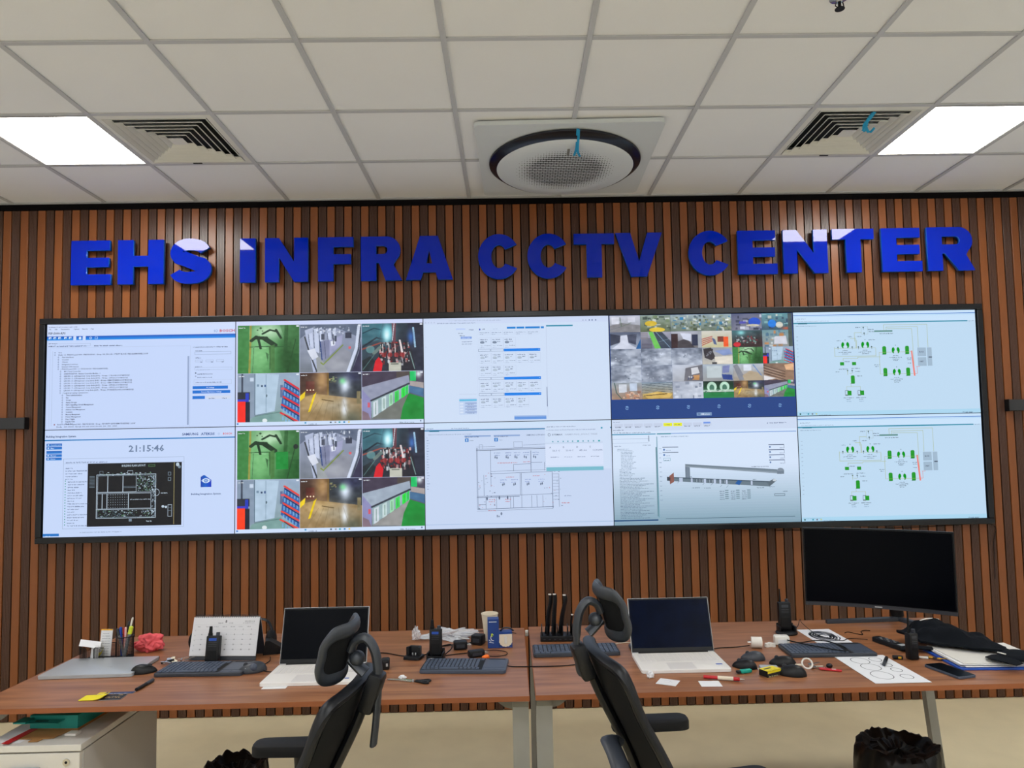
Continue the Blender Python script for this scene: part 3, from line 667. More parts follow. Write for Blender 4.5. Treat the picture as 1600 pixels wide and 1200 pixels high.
def feed_misc(w, h, kind):
    c = Cv(w, h)
    if kind == 'frost':
        c.grad((120, 130, 150), (176, 186, 204), rng.uniform(40, 120)); c.noise(7, 26); c.noise(14, 14); c.glow(rng.uniform(20, 80), rng.uniform(20, 80), 26, 26, (200, 208, 224), .7); c.glow(rng.uniform(0, 40), rng.uniform(60, 100), 24, 20, (90, 98, 116), .6); c.clutter(10, 10, 20, 70, 80, [(90, 100, 120), (206, 214, 230)], 5, 8)
    elif kind == 'room':
        c.grad((190, 196, 214), (150, 152, 160), 90); c.poly([(0, 60), (40, 44), (100, 60), (100, 100), (0, 100)], (132, 132, 138)); c.line([(34, 10), (38, 66), (70, 44)], (90, 110, 90), 2); c.line([(38, 66), (0, 86)], (90, 100, 110), 1.6); c.rect(6, 10, 30, 50, (214, 218, 232)); c.rect(60, 10, 84, 40, (206, 210, 226)); c.noise(9, 8)
    elif kind == 'desks':
        c.grad((150, 170, 180), (110, 124, 110), 90); c.clutter(60, 0, 0, 95, 90, [(226, 232, 236), (60, 80, 90), (150, 160, 120), (40, 120, 170), (190, 200, 190), (86, 96, 70)], 14, 18); c.noise(10, 10)
    elif kind == 'yellow':
        c.grad((140, 158, 150), (100, 112, 84), 90); c.clutter(26, 0, 0, 95, 80, [(206, 214, 214), (60, 74, 70), (120, 140, 110)], 18, 22); c.ell(35, 50, 20, 16, (214, 184, 60)); c.ell(55, 88, 26, 14, (226, 196, 64)); c.noise(9, 8)
    elif kind == 'blue':
        c.grad((90, 96, 130), (120, 122, 140), 60); c.clutter(24, 0, 0, 95, 90, [(60, 60, 90), (170, 180, 210), (40, 46, 70), (214, 220, 236)], 20, 22); c.ell(76, 50, 20, 26, (24, 80, 200)); c.ell(70, 70, 22, 7, (206, 200, 180)); c.rect(26, 46, 48, 60, (70, 70, 200), .7); c.noise(8, 6)
    elif kind == 'chairs':
        c.grad((96, 150, 160), (60, 90, 110), 90); c.clutter(26, 0, 0, 95, 90, [(40, 60, 90), (150, 200, 200), (210, 214, 206), (36, 90, 100)], 16, 22); c.ell(34, 62, 14, 24, (16, 120, 220)); c.ell(58, 70, 12, 18, (206, 206, 196)); c.glow(80, 92, 14, 10, (200, 90, 60), .9); c.rect(86, 0, 100, 100, (70, 84, 90)); c.noise(8, 8)
    elif kind == 'racks':
        c.grad((90, 100, 124), (170, 180, 200), 90); c.poly([(0, 8), (34, 20), (32, 60), (0, 80)], (60, 66, 86)); c.poly([(56, 16), (88, 10), (84, 76), (58, 60)], (70, 76, 98)); c.poly([(34, 20), (56, 16), (60, 66), (90, 100), (4, 100), (32, 62)], (206, 212, 230)); c.poly([(84, 100), (100, 40), (100, 100)], (40, 100, 160)); c.noise(8, 8)
    elif kind == 'stairs':
        c.grad((170, 172, 190), (120, 120, 140), 80)
        for i in range(9): c.rect(2, 40+i*7, 38, 43+i*7, (60, 60, 76)); c.rect(0, i*5, 24, 2+i*5, (120, 110, 116))
        c.poly([(26, 0), (40, 0), (66, 100), (46, 100)], (110, 196, 90)); c.poly([(42, 0), (70, 0), (100, 60), (100, 100), (66, 100)], (60, 72, 90)); c.line([(50, 0), (96, 96)], (140, 170, 200), 2); c.line([(60, 60), (100, 40)], (150, 180, 200), 1.4); c.noise(8, 5)
    elif kind == 'hall':
        c.grad((176, 180, 196), (110, 108, 112), 90); c.rect(0, 14, 22, 100, (54, 34, 40)); c.poly([(22, 60), (50, 40), (78, 100), (20, 100)], (70, 66, 74)); c.rect(68, 20, 88, 86, (44, 52, 80)); c.poly([(30, 10), (66, 14), (66, 62), (40, 46)], (206, 212, 232)); c.rect(88, 0, 100, 100, (160, 166, 176)); c.noise(8, 5)
    elif kind == 'orange':
        c.grad((206, 204, 196), (196, 190, 150), 90)
        for i in range(4): c.line([(0, 50+i*12), (34, 34+i*9)], (170, 50, 56), 4)
        c.rect(72, 36, 88, 96, (240, 90, 40)); c.rect(52, 34, 72, 66, (120, 60, 50)); c.poly([(34, 40), (44, 50), (50, 84), (40, 80)], (80, 96, 140)); c.noise(8, 5)
    elif kind == 'dark':
        c.grad((60, 110, 120), (50, 30, 34), 70); c.clutter(60, 10, 30, 80, 80, [(190, 190, 200), (140, 40, 50), (30, 26, 32), (120, 170, 160)], 7, 12); c.ell(16, 84, 12, 14, (200, 30, 46)); c.glow(30, 14, 12, 14, (150, 230, 236), .9); c.noise(9, 8)
    elif kind == 'store':
        c.grad((110, 150, 160), (150, 150, 150), 90); c.clutter(26, 0, 0, 60, 90, [(200, 210, 214), (190, 130, 80), (70, 110, 140)], 18, 20); c.poly([(40, 40), (78, 36), (82, 86), (38, 84)], (206, 208, 220)); c.rect(86, 0, 100, 100, (70, 84, 80)); c.noise(8, 6)
    elif kind == 'car':
        c.grad((150, 156, 170), (190, 186, 176), 90); c.poly([(4, 6), (30, 0), (44, 60), (30, 76), (8, 60)], (50, 46, 54)); c.clutter(16, 8, 6, 34, 50, [(150, 156, 170), (40, 36, 44)], 7, 16); c.poly([(40, 20), (90, 8), (100, 40), (70, 48)], (130, 150, 200)); c.poly([(40, 56), (100, 50), (100, 100), (44, 96)], (222, 216, 204)); c.rect(32, 88, 48, 98, (60, 60, 66)); c.noise(8, 6)
    elif kind == 'office':
        c.grad((196, 204, 222), (170, 174, 184), 60); c.poly([(44, 20), (100, 0), (100, 100), (38, 96)], (110, 110, 120)); c.poly([(62, 20), (84, 14), (90, 50), (64, 60)], (216, 218, 226)); c.poly([(66, 64), (90, 60), (88, 92), (64, 90)], (190, 140, 90)); c.clutter(10, 44, 60, 66, 90, [(60, 70, 110), (220, 220, 226)], 9, 12); c.noise(8, 5)
    elif kind == 'bluecar':
        c.grad((170, 184, 200), (150, 152, 154), 90); c.rect(14, 10, 62, 80, (190, 202, 208)); c.poly([(66, 10), (90, 6), (86, 50), (64, 54)], (120, 130, 180)); c.poly([(62, 60), (96, 64), (98, 96), (66, 90)], (40, 66, 140)); c.noise(8, 5)
    elif kind == 'lobby':
        c.grad((180, 190, 206), (160, 150, 136), 90); c.poly([(0, 10), (14, 0), (40, 90), (20, 100)], (130, 134, 146)); c.poly([(30, 70), (56, 40), (90, 60), (96, 100), (36, 100)], (180, 164, 140)); c.rect(34, 6, 60, 42, (216, 224, 238)); c.line([(66, 6), (92, 70)], (110, 140, 190), 4); c.noise(8, 5)
    elif kind == 'pallets':
        c.grad((120, 96, 84), (150, 120, 100), 30)
        for i in range(7): c.line([(0, 10+i*16), (70, 50+i*16)], (70, 54, 52), 3); c.line([(0, 18+i*16), (60, 54+i*16)], (206, 190, 176), 1.4)
        c.poly([(68, 10), (100, 0), (100, 44), (74, 40)], (226, 180, 140)); c.poly([(0, 70), (40, 90), (10, 100), (0, 100)], (222, 220, 224)); c.noise(8, 8)
    elif kind == 'boxes':
        c.grad((150, 160, 170), (160, 130, 110), 90); c.line([(10, 0), (16, 60), (34, 100)], (60, 90, 90), 3); c.rect(24, 10, 50, 60, (206, 212, 224)); c.clutter(26, 30, 50, 90, 96, [(196, 140, 110), (150, 96, 80), (232, 200, 180)], 14, 14); c.rect(60, 4, 84, 50, (190, 204, 226)); c.noise(8, 8)
    elif kind == 'ware':
        c.grad((130, 150, 170), (170, 140, 80), 90)
        for i in range(6): c.line([(0, 14+i*9), (100, 4+i*10)], (60, 70, 80), 2); c.line([(0, 18+i*9), (100, 8+i*10)], (206, 216, 226), 1.4)
        c.poly([(0, 74), (50, 56), (100, 70), (90, 92), (20, 98)], (214, 180, 100)); c.line([(6, 80), (80, 70)], (80, 64, 50), 4); c.noise(8, 8)
    elif kind == 'arches':
        c.grad((20, 40, 34), (20, 120, 60), 90); c.ell(28, 34, 16, 30, (190, 226, 206)); c.ell(70, 34, 16, 30, (186, 222, 202)); c.ell(28, 40, 8, 20, (60, 110, 90)); c.ell(70, 40, 8, 20, (60, 110, 90)); c.rect(0, 52, 100, 64, (180, 206, 190)); c.clutter(16, 0, 50, 95, 66, [(20, 60, 60), (220, 230, 224)], 8, 8); c.poly([(0, 70), (100, 66), (100, 100), (0, 100)], (26, 124, 66)); c.noise(8, 8)
    elif kind == 'white':
        c.grad((160, 168, 186), (196, 204, 220), 20); c.clutter(20, 0, 0, 95, 90, [(206, 212, 226), (130, 140, 160)], 16, 22); c.noise(9, 10)
    return c.out()
CCTV6 = [feed_green, feed_corridor, feed_pumps, feed_door, feed_yard, feed_containers]

WBG = (196, 214, 250); INK = (54, 66, 100); CY = (20, 150, 170)
def scr_base(col):
    p = Print(320, 180, 1.2081/320, 0.0003); p.rect(0, 0, 320, 180.0, col); p.layer(); return p
def taskbar(p, y=174.5, col=(206, 224, 250)):
    p.rect(0, y, 320, 180-y, col); p.layer()
    for x, c in ((2, (60, 120, 200)), (117, (50, 150, 200)), (160, (70, 90, 110)), (168, (150, 150, 150)), (175, (20, 160, 170)), (183, (20, 130, 190)), (191, (230, 200, 110))): p.rect(x, y+1.4, 3, 2.6, c)
    p.words(124, y+4, 14, 2.2, (150, 165, 190)); p.words(278, y+4, 26, 2.0, (120, 135, 160)); p.rect(314, y+1.5, 2, 2.5, (70, 90, 130))
def disp_fire_panel():
    p = scr_base(WBG); p.rect(0, 0, 320, 5, (206, 220, 250)); p.rect(0, 5, 320, 14, (204, 220, 252)); p.layer()
    p.words(3, 3.6, 48, 1.8, (130, 140, 170)); x = 3
    for t in ('File', 'Edit', 'Transmission', 'Options', 'Reports', 'Help'): p.text(x, 9.2, 2.0, t, (70, 80, 100)); x += len(t)*1.55+3.6
    p.text(2, 17, 3.6, 'FSP-5000-RPS', (60, 66, 86), True)
    p.text(293, 17.2, 4.4, 'BOSCH', (200, 40, 70), True, fit=26); p.ring(288, 15.2, 2.0, 2.2, .5, (70, 120, 190)); p.rect(284, 13.2, .8, 4, (70, 120, 190))
    for i in range(6): p.rect(0, 20.5+i*1.15, 320, 1.16, (0+i*4, 84+i*12, 190+i*9))
    p.layer()
    for x in (3, 11, 19, 29, 37): p.rect(x, 21.6, 4.5, 3.6, (220, 236, 255)); p.rect(x+1.4, 23, 3.6, 2.6, (60, 140, 220))
    for x in (44.5, 60.5): p.rect(x, 20.6, 5, 6.8, (206, 222, 252))
    p.ell(56, 24, 2.2, 2.4, (220, 236, 255)); p.ring(74, 24, 2.2, 2, .8, (200, 226, 255)); p.frame(81, 21.8, 5, 4, (180, 214, 255), .6)
    p.words(3, 32, 16, 1.6, INK); p.words(3, 36.4, 12, 2, INK); p.frame(14, 33, 60, 4.6, (150, 166, 200), .4); p.words(17, 36.6, 50, 2, (90, 104, 140)); p.words(80, 36.6, 48, 2, INK)
    p.frame(6, 40, 238, 138, (176, 192, 226), .4); p.rect(239, 58, 3, 118, (150, 168, 204)); p.rect(10, 46, .4, 128, (160, 176, 206))
    r = random.Random(5)
    rows = ['Node', 'Node  1-1  FPA5000 panel 0000 - FIRE FDCB-001 - Group: 100, 200-1-00 - UTILITY BLOCK  FIRE ALARM PANEL LOOP', 'Net interfaces', 'Counters', 'Objects', 'Integrated services', 'Internal CAN devices', 'FPA5000 panel 0000  1-1  FDCB 000-001  FIRE ALARM PANEL', 'MPC Panel Controller', 'ANNUNCIATOR - Battery Controller Module - 1']
    rows += ['LSN 300 - %d - LSN improved - Loop diode (A+P) -  %s - %s LOOP MODULE' % (i+2, r.choice(['78', '83', '92', '61'])+' max', r.choice(['REMOTE MAIN', 'UTILITY BLOCK', '1. FLOOR', 'OFFICE', 'STORAGE FLOOR'])) for i in range(7)]
    rows += ['Logical grouping / parameters', 'Time administration', 'Key', 'Groups', 'Status Groups', 'NAC Signalling Circuit Management', 'Control Management', 'Address Card Management', 'Counters', 'Memory Management', 'Printer Management', 'Day / Night', 'Supply Unit', 'Fault Out']
    ind = [20, 20]+[26]*6+[30]*2+[30]*7+[30]+[34]*13
    for i, (t, x) in enumerate(zip(rows, ind)):
        y = 49.5+i*4.08; fit = min(len(t)*1.42, 170); p.text(x, y, 2.25, t, (60, 66, 92), i in (1, 9, 10, 12, 14, 16) or i > 17, fit=fit); p.frame(x-7, y-2, 2, 2, (110, 124, 160), .4)
    for i in range(len(rows)-1): p.rect(ind[i+1]-6, 47.8+i*4.08, .35, 4.1, (150, 166, 200))
    for i, t in enumerate(('Node  1-4  FPA5000 panel 0000 - FIRE FDCB-004 - Group - SECURITY GATE REMOTE KEYPAD  LOOP', 'Node   000 00000  FDCB 000 000 0000 00-000 100  500  0000')): p.text(20-i*1, 172.6+i*4, 2.2, t, (60, 66, 92), i == 0, fit=132-i*30)
    p.rect(14.5, 170.6, 2, 2, (140, 50, 60))
    p.words(248, 42, 60, 1.8, INK); p.words(252, 48.5, 12, 1.6, INK); p.frame(251, 51, 62, 4.6, (120, 136, 170), .4); p.words(252, 60.6, 10, 1.8, INK)
    for x in (252, 270, 288): p.frame(x, 65, 13, 3.6, (150, 165, 196), .4); p.words(x+9, 68, 4, 1.6, INK)
    p.words(252, 76, 12, 1.6, INK); p.frame(251, 78, 64, 4.4, (160, 176, 206), .4); p.words(254, 81.4, 24, 1.6, (150, 165, 196))
    p.rect(252, 86.6, 2, 2, INK); p.words(256, 88.6, 26, 1.8, INK); p.rect(252, 92, 2, 2, (150, 165, 196)); p.words(256, 94.2, 26, 1.8, (90, 104, 140)); p.frame(250, 99, 64, 8, (176, 190, 220), .4); p.words(253, 103, 46, 1.7, (110, 124, 160))
    for x, y, ww, t in ((248, 110, 60, 'PC Settings'), (248, 117.5, 64, 'Remote Maintenance Settings'), (248, 127, 21, '')):
        p.rect(x, y, ww, 5.2, (20, 112, 210)); p.layer(); t and p.text(x+ww/2, y+3.7, 2, t, (225, 238, 255), center=True)
    p.rect(271, 127, 42, 5.2, (206, 216, 238)); p.layer(); p.words(276, 130.6, 10, 1.8, INK); p.words(298, 130.6, 8, 1.8, INK)
    return p
def disp_building():
    p = scr_base((198, 216, 250)); p.text(2, 12.2, 3.2, 'Building Integration System', (50, 72, 110), True)
    p.rect(0, 16.2, 320, 1.9, (20, 120, 190)); p.text(231, 12.6, 4.0, 'SAMSUNG', (30, 60, 130), True, fit=27); p.text(263, 12.6, 4.0, 'ATEKSiS', (30, 70, 140), True, fit=23); p.text(300, 12.4, 3.0, 'BOSCH', (214, 70, 70), True, fit=15); p.ring(293, 11, 1.5, 1.5, .4, (120, 150, 200))
    for y in (22.6, 28, 35, 40.6, 46.2): 
        for i in range(4): p.rect(3, y+i*1.15, 26, 1.16, (30+i*4, 100+i*10, 190+i*8))
    p.layer()
    for y, t in ((22.6, 'Operation plan'), (28, 'Maps'), (40.6, 'Message'), (46.2, 'Alarms')): p.text(10, y+3.3, 2.0, t, (206, 226, 250)); p.rect(5, y+1, 2.4, 2.4, (190, 220, 250))
    p.text(171, 38.6, 10.6, '21:15:46', (112, 132, 164), True, center=True, fit=60)
    p.frame(32, 48.5, 203, 118, (150, 166, 196), .5); p.words(36, 54, 70, 2.2, (110, 124, 156), 3); p.rect(33, 57, 201, .4, (160, 176, 206))
    for i in range(22): p.words(36+(4 if i > 4 else 0), 64+i*4.6, (12+8*((i*7) % 4)) if i not in (9, 11) else 24, 1.8, (90, 106, 140), i); i > 4 and p.rect(35, 62.3+i*4.6, 1.6, 1.7, (40, 150, 130))
    p.rect(73, 57.6, 158, 106, (14, 16, 24)); p.layer()
    Wt, Gy = (186, 204, 220), (120, 140, 156)
    p.text(150, 63.8, 3.4, 'BUILDING PLAN LAYOUT', Wt, True, center=True, fit=40); p.frame(175, 61, 11, 3.4, (100, 150, 100), .5)
    p.rect(218, 58, .6, 104, (190, 180, 120)); p.ell(224, 61.6, 3, 3.4, Wt, 7); p.ell(227, 65.6, 2.6, 3, Gy, 6)
    p.frame(88, 76.5, 100, 74, Wt, .9); p.frame(90, 78.5, 96, 70, Gy, .5)
    for x0, y0, ww, hh in ((90, 78.5, 17, 28), (107, 78.5, 25.5, 28), (132.5, 78.5, 22.5, 28), (90, 108.5, 8, 26), (98, 108.5, 8, 26), (106, 108.5, 36, 26), (142, 108.5, 38, 26)): p.frame(x0, y0, ww, hh, Wt, .55)
    p.line([(88, 107), (186, 107)], Wt, .7); p.line([(88, 135.5), (186, 135.5)], Wt, .7); p.line([(133, 97), (155, 97)], Gy, .5); p.line([(133, 99), (155, 99)], Gy, .5)
    for i in range(9):
        for j in range(6): p.rect(108+i*3.9, 110.5+j*4.2, .9, .9, Wt)
    r = random.Random(3)
    for _ in range(150): p.rect(r.uniform(155, 184), r.uniform(79, 105), r.uniform(.5, 2.6), r.uniform(.4, 2), r.choice((Wt, Gy, (60, 84, 90), (90, 130, 100))))
    for _ in range(170): p.rect(r.uniform(90, 182), r.uniform(136, 149), r.uniform(.5, 2.6), r.uniform(.4, 2), r.choice((Wt, Gy, (60, 84, 90), (90, 130, 100))))
    for _ in range(90): p.rect(r.uniform(180, 187), r.uniform(78, 149), r.uniform(.5, 2.2), r.uniform(.4, 2), r.choice((Wt, Gy)))
    for _ in range(60): p.rect(r.uniform(92, 184), r.uniform(73, 78), r.uniform(.5, 3), r.uniform(.4, 1.4), r.choice((Wt, Gy, (100, 150, 100))))
    p.frame(93, 70.5, 6, 6, Gy, .5); p.frame(140, 70.5, 9, 6, Wt, .5); p.ring(189, 108, 5, 6, .7, Wt, 16)
    for i in range(9): p.rect(76, 79+i*2.3, 9, .6, Gy)
    p.words(196, 108.5, 13, 1.7, Wt); p.words(145, 118.5, 34, 1.5, Wt); p.words(172, 155, 10, 2, Wt); p.rect(143, 152, 5, 4, Gy)
    p.frame(208, 74, 5, 6, Gy, .8); p.frame(208, 83, 5, 6, Gy, .8); p.frame(208, 129, 7, 20, Wt, .6); p.ell(200, 132, 2.4, 2.2, Wt); p.ell(205, 133, 2, 2, Wt); p.line([(208, 139), (215, 139)], Gy, .5); p.line([(208, 134), (215, 134)], Gy, .5)
    p.layer()
    for i in range(8): p.poly([(263+i*2.25, 80+abs(i-2.6)*1.4+(i > 2)*(i-2)*.3), (263+i*2.25, 101), (265.3+i*2.25, 101), (265.3+i*2.25, 80+abs(i+1-2.6)*1.4+(i > 2)*(i-2)*.3)], (20+i*2, 70+i*10, 176+i*7) if i < 4 else (22, 60+(7-i)*9, 190+(7-i)*4))
    p.layer()
    for i in range(8): p.poly([(264+i*2, 90-4.2*math.sin(PI*i/8)), (264+i*2, 90+4.2*math.sin(PI*i/8)+.01), (266+i*2, 90+4.2*math.sin(PI*(i+1)/8)+.01), (266+i*2, 90-4.2*math.sin(PI*(i+1)/8))], (220, 236, 255))
    p.layer();  p.ring(272, 90, 3.1, 3.1, 1.1, (40, 110, 200)); p.rect(270.6, 88, 1, 4, (40, 110, 200)); p.rect(272.8, 88, 1, 4, (40, 110, 200)); p.line([(265, 90), (268, 90)], (40, 110, 200), .6); p.line([(276, 90), (279, 90)], (40, 110, 200), .6)
    p.text(272, 113.6, 2.7, 'Building Integration System', (40, 70, 120), True, center=True, fit=50)
    p.rect(0, 174, 27, 4.4, (30, 116, 200)); p.layer(); p.words(4, 177.6, 9, 2, (200, 226, 250)); p.words(62, 172, 70, 1.6, (130, 146, 176), 9); p.words(28.5, 98, 3, 9, (50, 60, 90))
    return p
def disp_cctv(v):
    p = scr_base((206, 216, 250)); taskbar(p, 173.5)
    for i, fn in enumerate(CCTV6):
        x = 3+(i % 3)*106; y = 7+(i//3)*83.5; p.raster(x, y, 105.4, 83, fn(132, 104, v))
    p.layer()
    for i in range(6): x = 3+(i % 3)*106; y = 7+(i//3)*83.5; p.words(x+2, y+3.4, 11, 1.8, (226, 232, 240)); p.rect(x+100, y+1, 4.4, 2.4, (226, 232, 244))
    return p
def disp_cards():
    p = scr_base((206, 222, 246)); p.rect(0, 0, 320, 10, (202, 216, 244)); p.layer(); p.words(44, 3.6, 90, 1.8, (170, 186, 214)); p.words(24, 8, 66, 1.8, (140, 155, 186))
    for x in (3, 8, 13, 18): p.rect(x, 6.6, 1.6, 1.6, (170, 184, 210))
    for x, c in ((275, 1), (280, 1), (286, 0), (291, 0), (297, 0)): p.rect(x, 6, 2, 2, (90, 110, 150) if c == 0 else (160, 176, 206))
    p.rect(144, 16.6, 64, 3.4, (30, 130, 214)); p.rect(212, 14.8, 46, 2.3, (40, 140, 170)); p.layer()
    for x in (159, 174, 201): p.rect(x, 16.6, 1.6, 3.4, (206, 222, 246))
    p.rect(56, 18, 16, 2.6, (186, 206, 248)); p.words(78, 20, 10, 1.8, (110, 124, 160)); p.words(96, 19, 3, 3, (70, 90, 190)); p.words(102, 19, 4, 1.8, INK); p.words(120, 19, 8, 1.6, (180, 196, 226))
    p.rect(211.5, 14, .5, 160, (180, 194, 224)); p.rect(92, 18, .4, 160, (198, 212, 240)); p.words(60, 26, 8, 1.6, INK); p.words(62, 30, 9, 1.6, INK); p.rect(64, 32.6, 19, 3.8, (120, 156, 226)); p.layer(); p.text(66, 35.6, 2, 'Indoor units', (225, 236, 255))
    p.words(66, 40.6, 18, 1.6, (110, 124, 160)); p.words(66, 44.6, 18, 1.6, (110, 124, 160))
    def card(x, y, on=False):
        p.frame(x, y, 21, 17.4, (186, 200, 228), .35); p.words(x+2, y+2.4, 14, 1.8, (90, 104, 136)); p.words(x+11, y+5.8, 5, 1.8, (60, 74, 110)); g = (130, 146, 170) if on else (180, 196, 216)
        p.ell(x+6, y+8, 3.8, 2.3, g); p.rect(x+2.6, y+9, 7, .6, (90, 106, 130)); p.words(x+3, y+13.4, 5, 1.3, (150, 165, 196)); p.words(x+10, y+13.2, 10, 1.2, (90, 104, 136)); p.words(x+3, y+16.4, 6, 1.4, (150, 165, 196))
    for i in range(5): x = 95+i*21; p.frame(x, 22.6, 20.6, 7, (190, 204, 230), .3); p.words(x+1.5, 25.4, 17, 1.5, (120, 134, 166)); p.words(x+2, 28.4, 6, 1.4, (120, 134, 166))
    y = 35
    for i in range(3): card(95+i*21.3, y, True)
    for y, a, b in ((54.5, 5, 3), (103.5, 5, 0), (131, 4, 0)):
        p.frame(94, y, 21, 4.6, (100, 116, 150), .5); p.frame(115.5, y, 22, 4.6, (100, 116, 150), .5); p.words(98, y+3.2, 10, 1.5, (160, 176, 206)); p.rect(138, y, 63, 4.8, (20, 128, 232)); p.rect(198, y+1.4, 1.4, 1.4, (200, 226, 255))
        for i in range(a): card(95+i*21.3, y+7.2)
        for i in range(b): card(95+i*21.3, y+28.5)
    p.rect(60, 132, 30, .4, (170, 184, 214)); p.rect(60, 141, 30, 3, (110, 196, 232)); p.rect(60, 139, 30, 28, (188, 208, 240)); p.layer(); p.rect(60, 141, 30, 3, (90, 186, 226))
    for i in range(4): p.rect(70, 146.4+i*5, 20, 3, (160, 180, 220)); p.words(74, 149+i*5, 12, 1.5, (90, 104, 140)); p.rect(61, 147+i*5, 6, 3, (214, 226, 246))
    p.rect(210.6, 122, 1, 34, (90, 104, 140)); p.rect(154, 172.4, 55, 5, (100, 150, 222)); p.rect(154, 170.6, 55, 1.6, (150, 180, 226)); p.words(3, 49, 2, 1.6, (150, 165, 196))
    return p
def disp_floorplan():
    p = scr_base((198, 214, 242)); p.rect(0, 0, 320, 10, (204, 224, 248)); p.layer(); p.words(3, 8.6, 12, 1.8, (130, 150, 180)); p.words(46, 8.6, 30, 1.8, (130, 150, 180)); p.rect(0, 11.8, 320, 1.9, (30, 120, 170)); p.rect(8, 13, 17, 1.6, (20, 104, 130)); p.words(6, 19, 74, 1.3, (130, 150, 180))
    for x in (68, 118): p.rect(x, 22, 45, 2.6, (140, 168, 214)); p.rect(x+1, 27, 6, 6, (30, 120, 200)); p.words(x+8.5, 30, 7, 1.5, (150, 165, 190)); p.layer(); p.words(x+1, 24, 24, 1.4, (40, 60, 100)); p.rect(x+3.4, 28, 1.2, 4, (230, 240, 255))
    p.text(174, 24.2, 2.2, 'SAMSUNG CCTV ROOM', (60, 76, 110), fit=34)
    for i in range(20): p.words(3.5, 24+i*4.6, 2.5+(i % 3), 1.3, (110, 130, 170), i)
    I2 = (84, 98, 128); p.frame(88, 44, 2, 104, I2, .5)
    def wl(*q, t=.55, c=I2): p.line(list(q), c, t)
    wl((88, 46), (218, 44)); wl((88, 48), (218, 46), t=.9, c=(50, 60, 84)); wl((89, 148), (218, 145.6), t=.8); wl((88, 151), (217, 149), t=.4)
    wl((112, 48), (112, 110)); wl((112, 88), (218, 86)); wl((112, 84), (218, 82.4), t=.4); wl((100, 90), (100, 125)); wl((88, 126), (218, 124)); wl((88, 128), (160, 127), t=.9)
    wl((162, 88), (162, 124)); wl((164, 88), (164, 146)); wl((181, 50), (181, 86), t=.8); wl((208, 46), (208, 70)); wl((181, 70), (200, 70)); wl((204, 70), (204, 84)); wl((151, 73), (180, 72)); wl((151, 84), (151, 73)); wl((217, 88), (217, 148), t=.9); wl((228, 90), (228, 146)); wl((150, 128), (150, 146)); wl((181, 126), (181, 146)); wl((190, 126), (190, 146)); wl((200, 126), (200, 146))
    wl((121, 128), (121, 148)); wl((145, 128), (145, 147)); wl((103, 128), (103, 147)); wl((91, 140), (103, 140)); p.frame(152, 34, 15, 10, I2, .4); p.frame(93, 38, 6, 8, I2, .4); wl((88, 42), (120, 41.4), t=.4); wl((168, 40), (208, 39), t=.4)
    for x in (118, 137, 152, 168, 184): p.words(x, 52, 11, 1.6, (110, 130, 180)); p.words(x+1, 56, 9, 1.6, (110, 130, 180)); p.ell(x+2, 60, 1.4, 2.4, (120, 134, 160), 6); p.ell(x+5, 61, 1, 2.4, (90, 104, 130), 6)
    for x in (128, 147, 170, 193): p.words(x, 98, 11, 1.6, (120, 140, 200)); p.words(x, 102, 8, 1.6, (120, 140, 200)); p.ell(x+4, 107, 1.2, 2.4, (110, 124, 150), 6); p.ell(x+6.5, 106, 1, 2.4, (80, 94, 120), 6)
    RD = (196, 96, 100)
    for x, y, ww in ((124, 69, 34), (168, 68, 12), (138, 93.4, 14), (184, 92, 12), (108, 131, 12), (108, 134.6, 10), (136, 131, 10), (136, 134.6, 9), (107, 149.6, 13), (232, 139, 14)): p.words(x, y, ww, 1.6, RD)
    for x in (104, 139, 125): p.ell(x+1, 130 if x < 125 else 129, 1.4, 3.4, (90, 104, 130), 6)
    for i in range(9): p.rect(205, 50+i*3.6, 7, .4, I2); p.rect(218, 90+i*5.4, 10, .4, I2)
    r = random.Random(9)
    for _ in range(60): p.rect(r.choice((r.uniform(90, 120), r.uniform(200, 232))), r.uniform(84, 148), r.uniform(.5, 3), r.uniform(.4, 1.2), r.choice((I2, (120, 134, 160), (190, 120, 130))))
    p.words(237, 127, 12, 1.6, (110, 124, 160)); p.words(121, 158, 8, 4, (130, 144, 170)); p.ell(129, 156, 1.6, 3, (110, 124, 150), 6)
    p.rect(0, 172, 320, .7, (150, 180, 220)); p.layer()
    # browser window on top
    p.rect(206, 3, 112, 80, (206, 222, 246)); p.layer(); p.rect(206, 40, 99, 36, (214, 226, 250)); p.rect(206, 37.4, 99, .5, (170, 184, 210)); p.rect(207, 79, 98, 6.4, (120, 186, 206)); p.layer()
    p.words(209, 9, 50, 1.6, (120, 134, 160)); p.words(209, 14.6, 84, 1.6, (140, 155, 186), 2); p.rect(302, 11.8, 3, 2.6, (20, 150, 180)); p.ring(213, 23.4, 2.4, 2.6, .7, (90, 104, 130), 12); p.text(218, 24.6, 2.6, 'EYEMAX', (80, 94, 120), fit=18); p.text(240, 24.6, 2.5, 'SAMSUNG_HVAC TREE', (160, 172, 196), fit=56)
    for i, x in enumerate((218, 227, 236, 244, 252, 261, 270, 279, 288, 297)): p.rect(x, 34, 2 if i not in (5, 9) else 3, 2.4, (90, 160, 180) if i not in (5, 9) else (20, 160, 170))
    for i, t in enumerate(('22.5 C', '22.00 C', '45.66', '12.34 kWh')): x = 213+i*23; p.text(x, 46.6, 3, 'ABDE'[i], (120, 134, 160)); p.text(x+5, 52, 2.6, t, (110, 124, 156), fit=13 if i < 3 else 17); p.words(x+2, 61, 14, 1.6, (120, 134, 166))
    return p
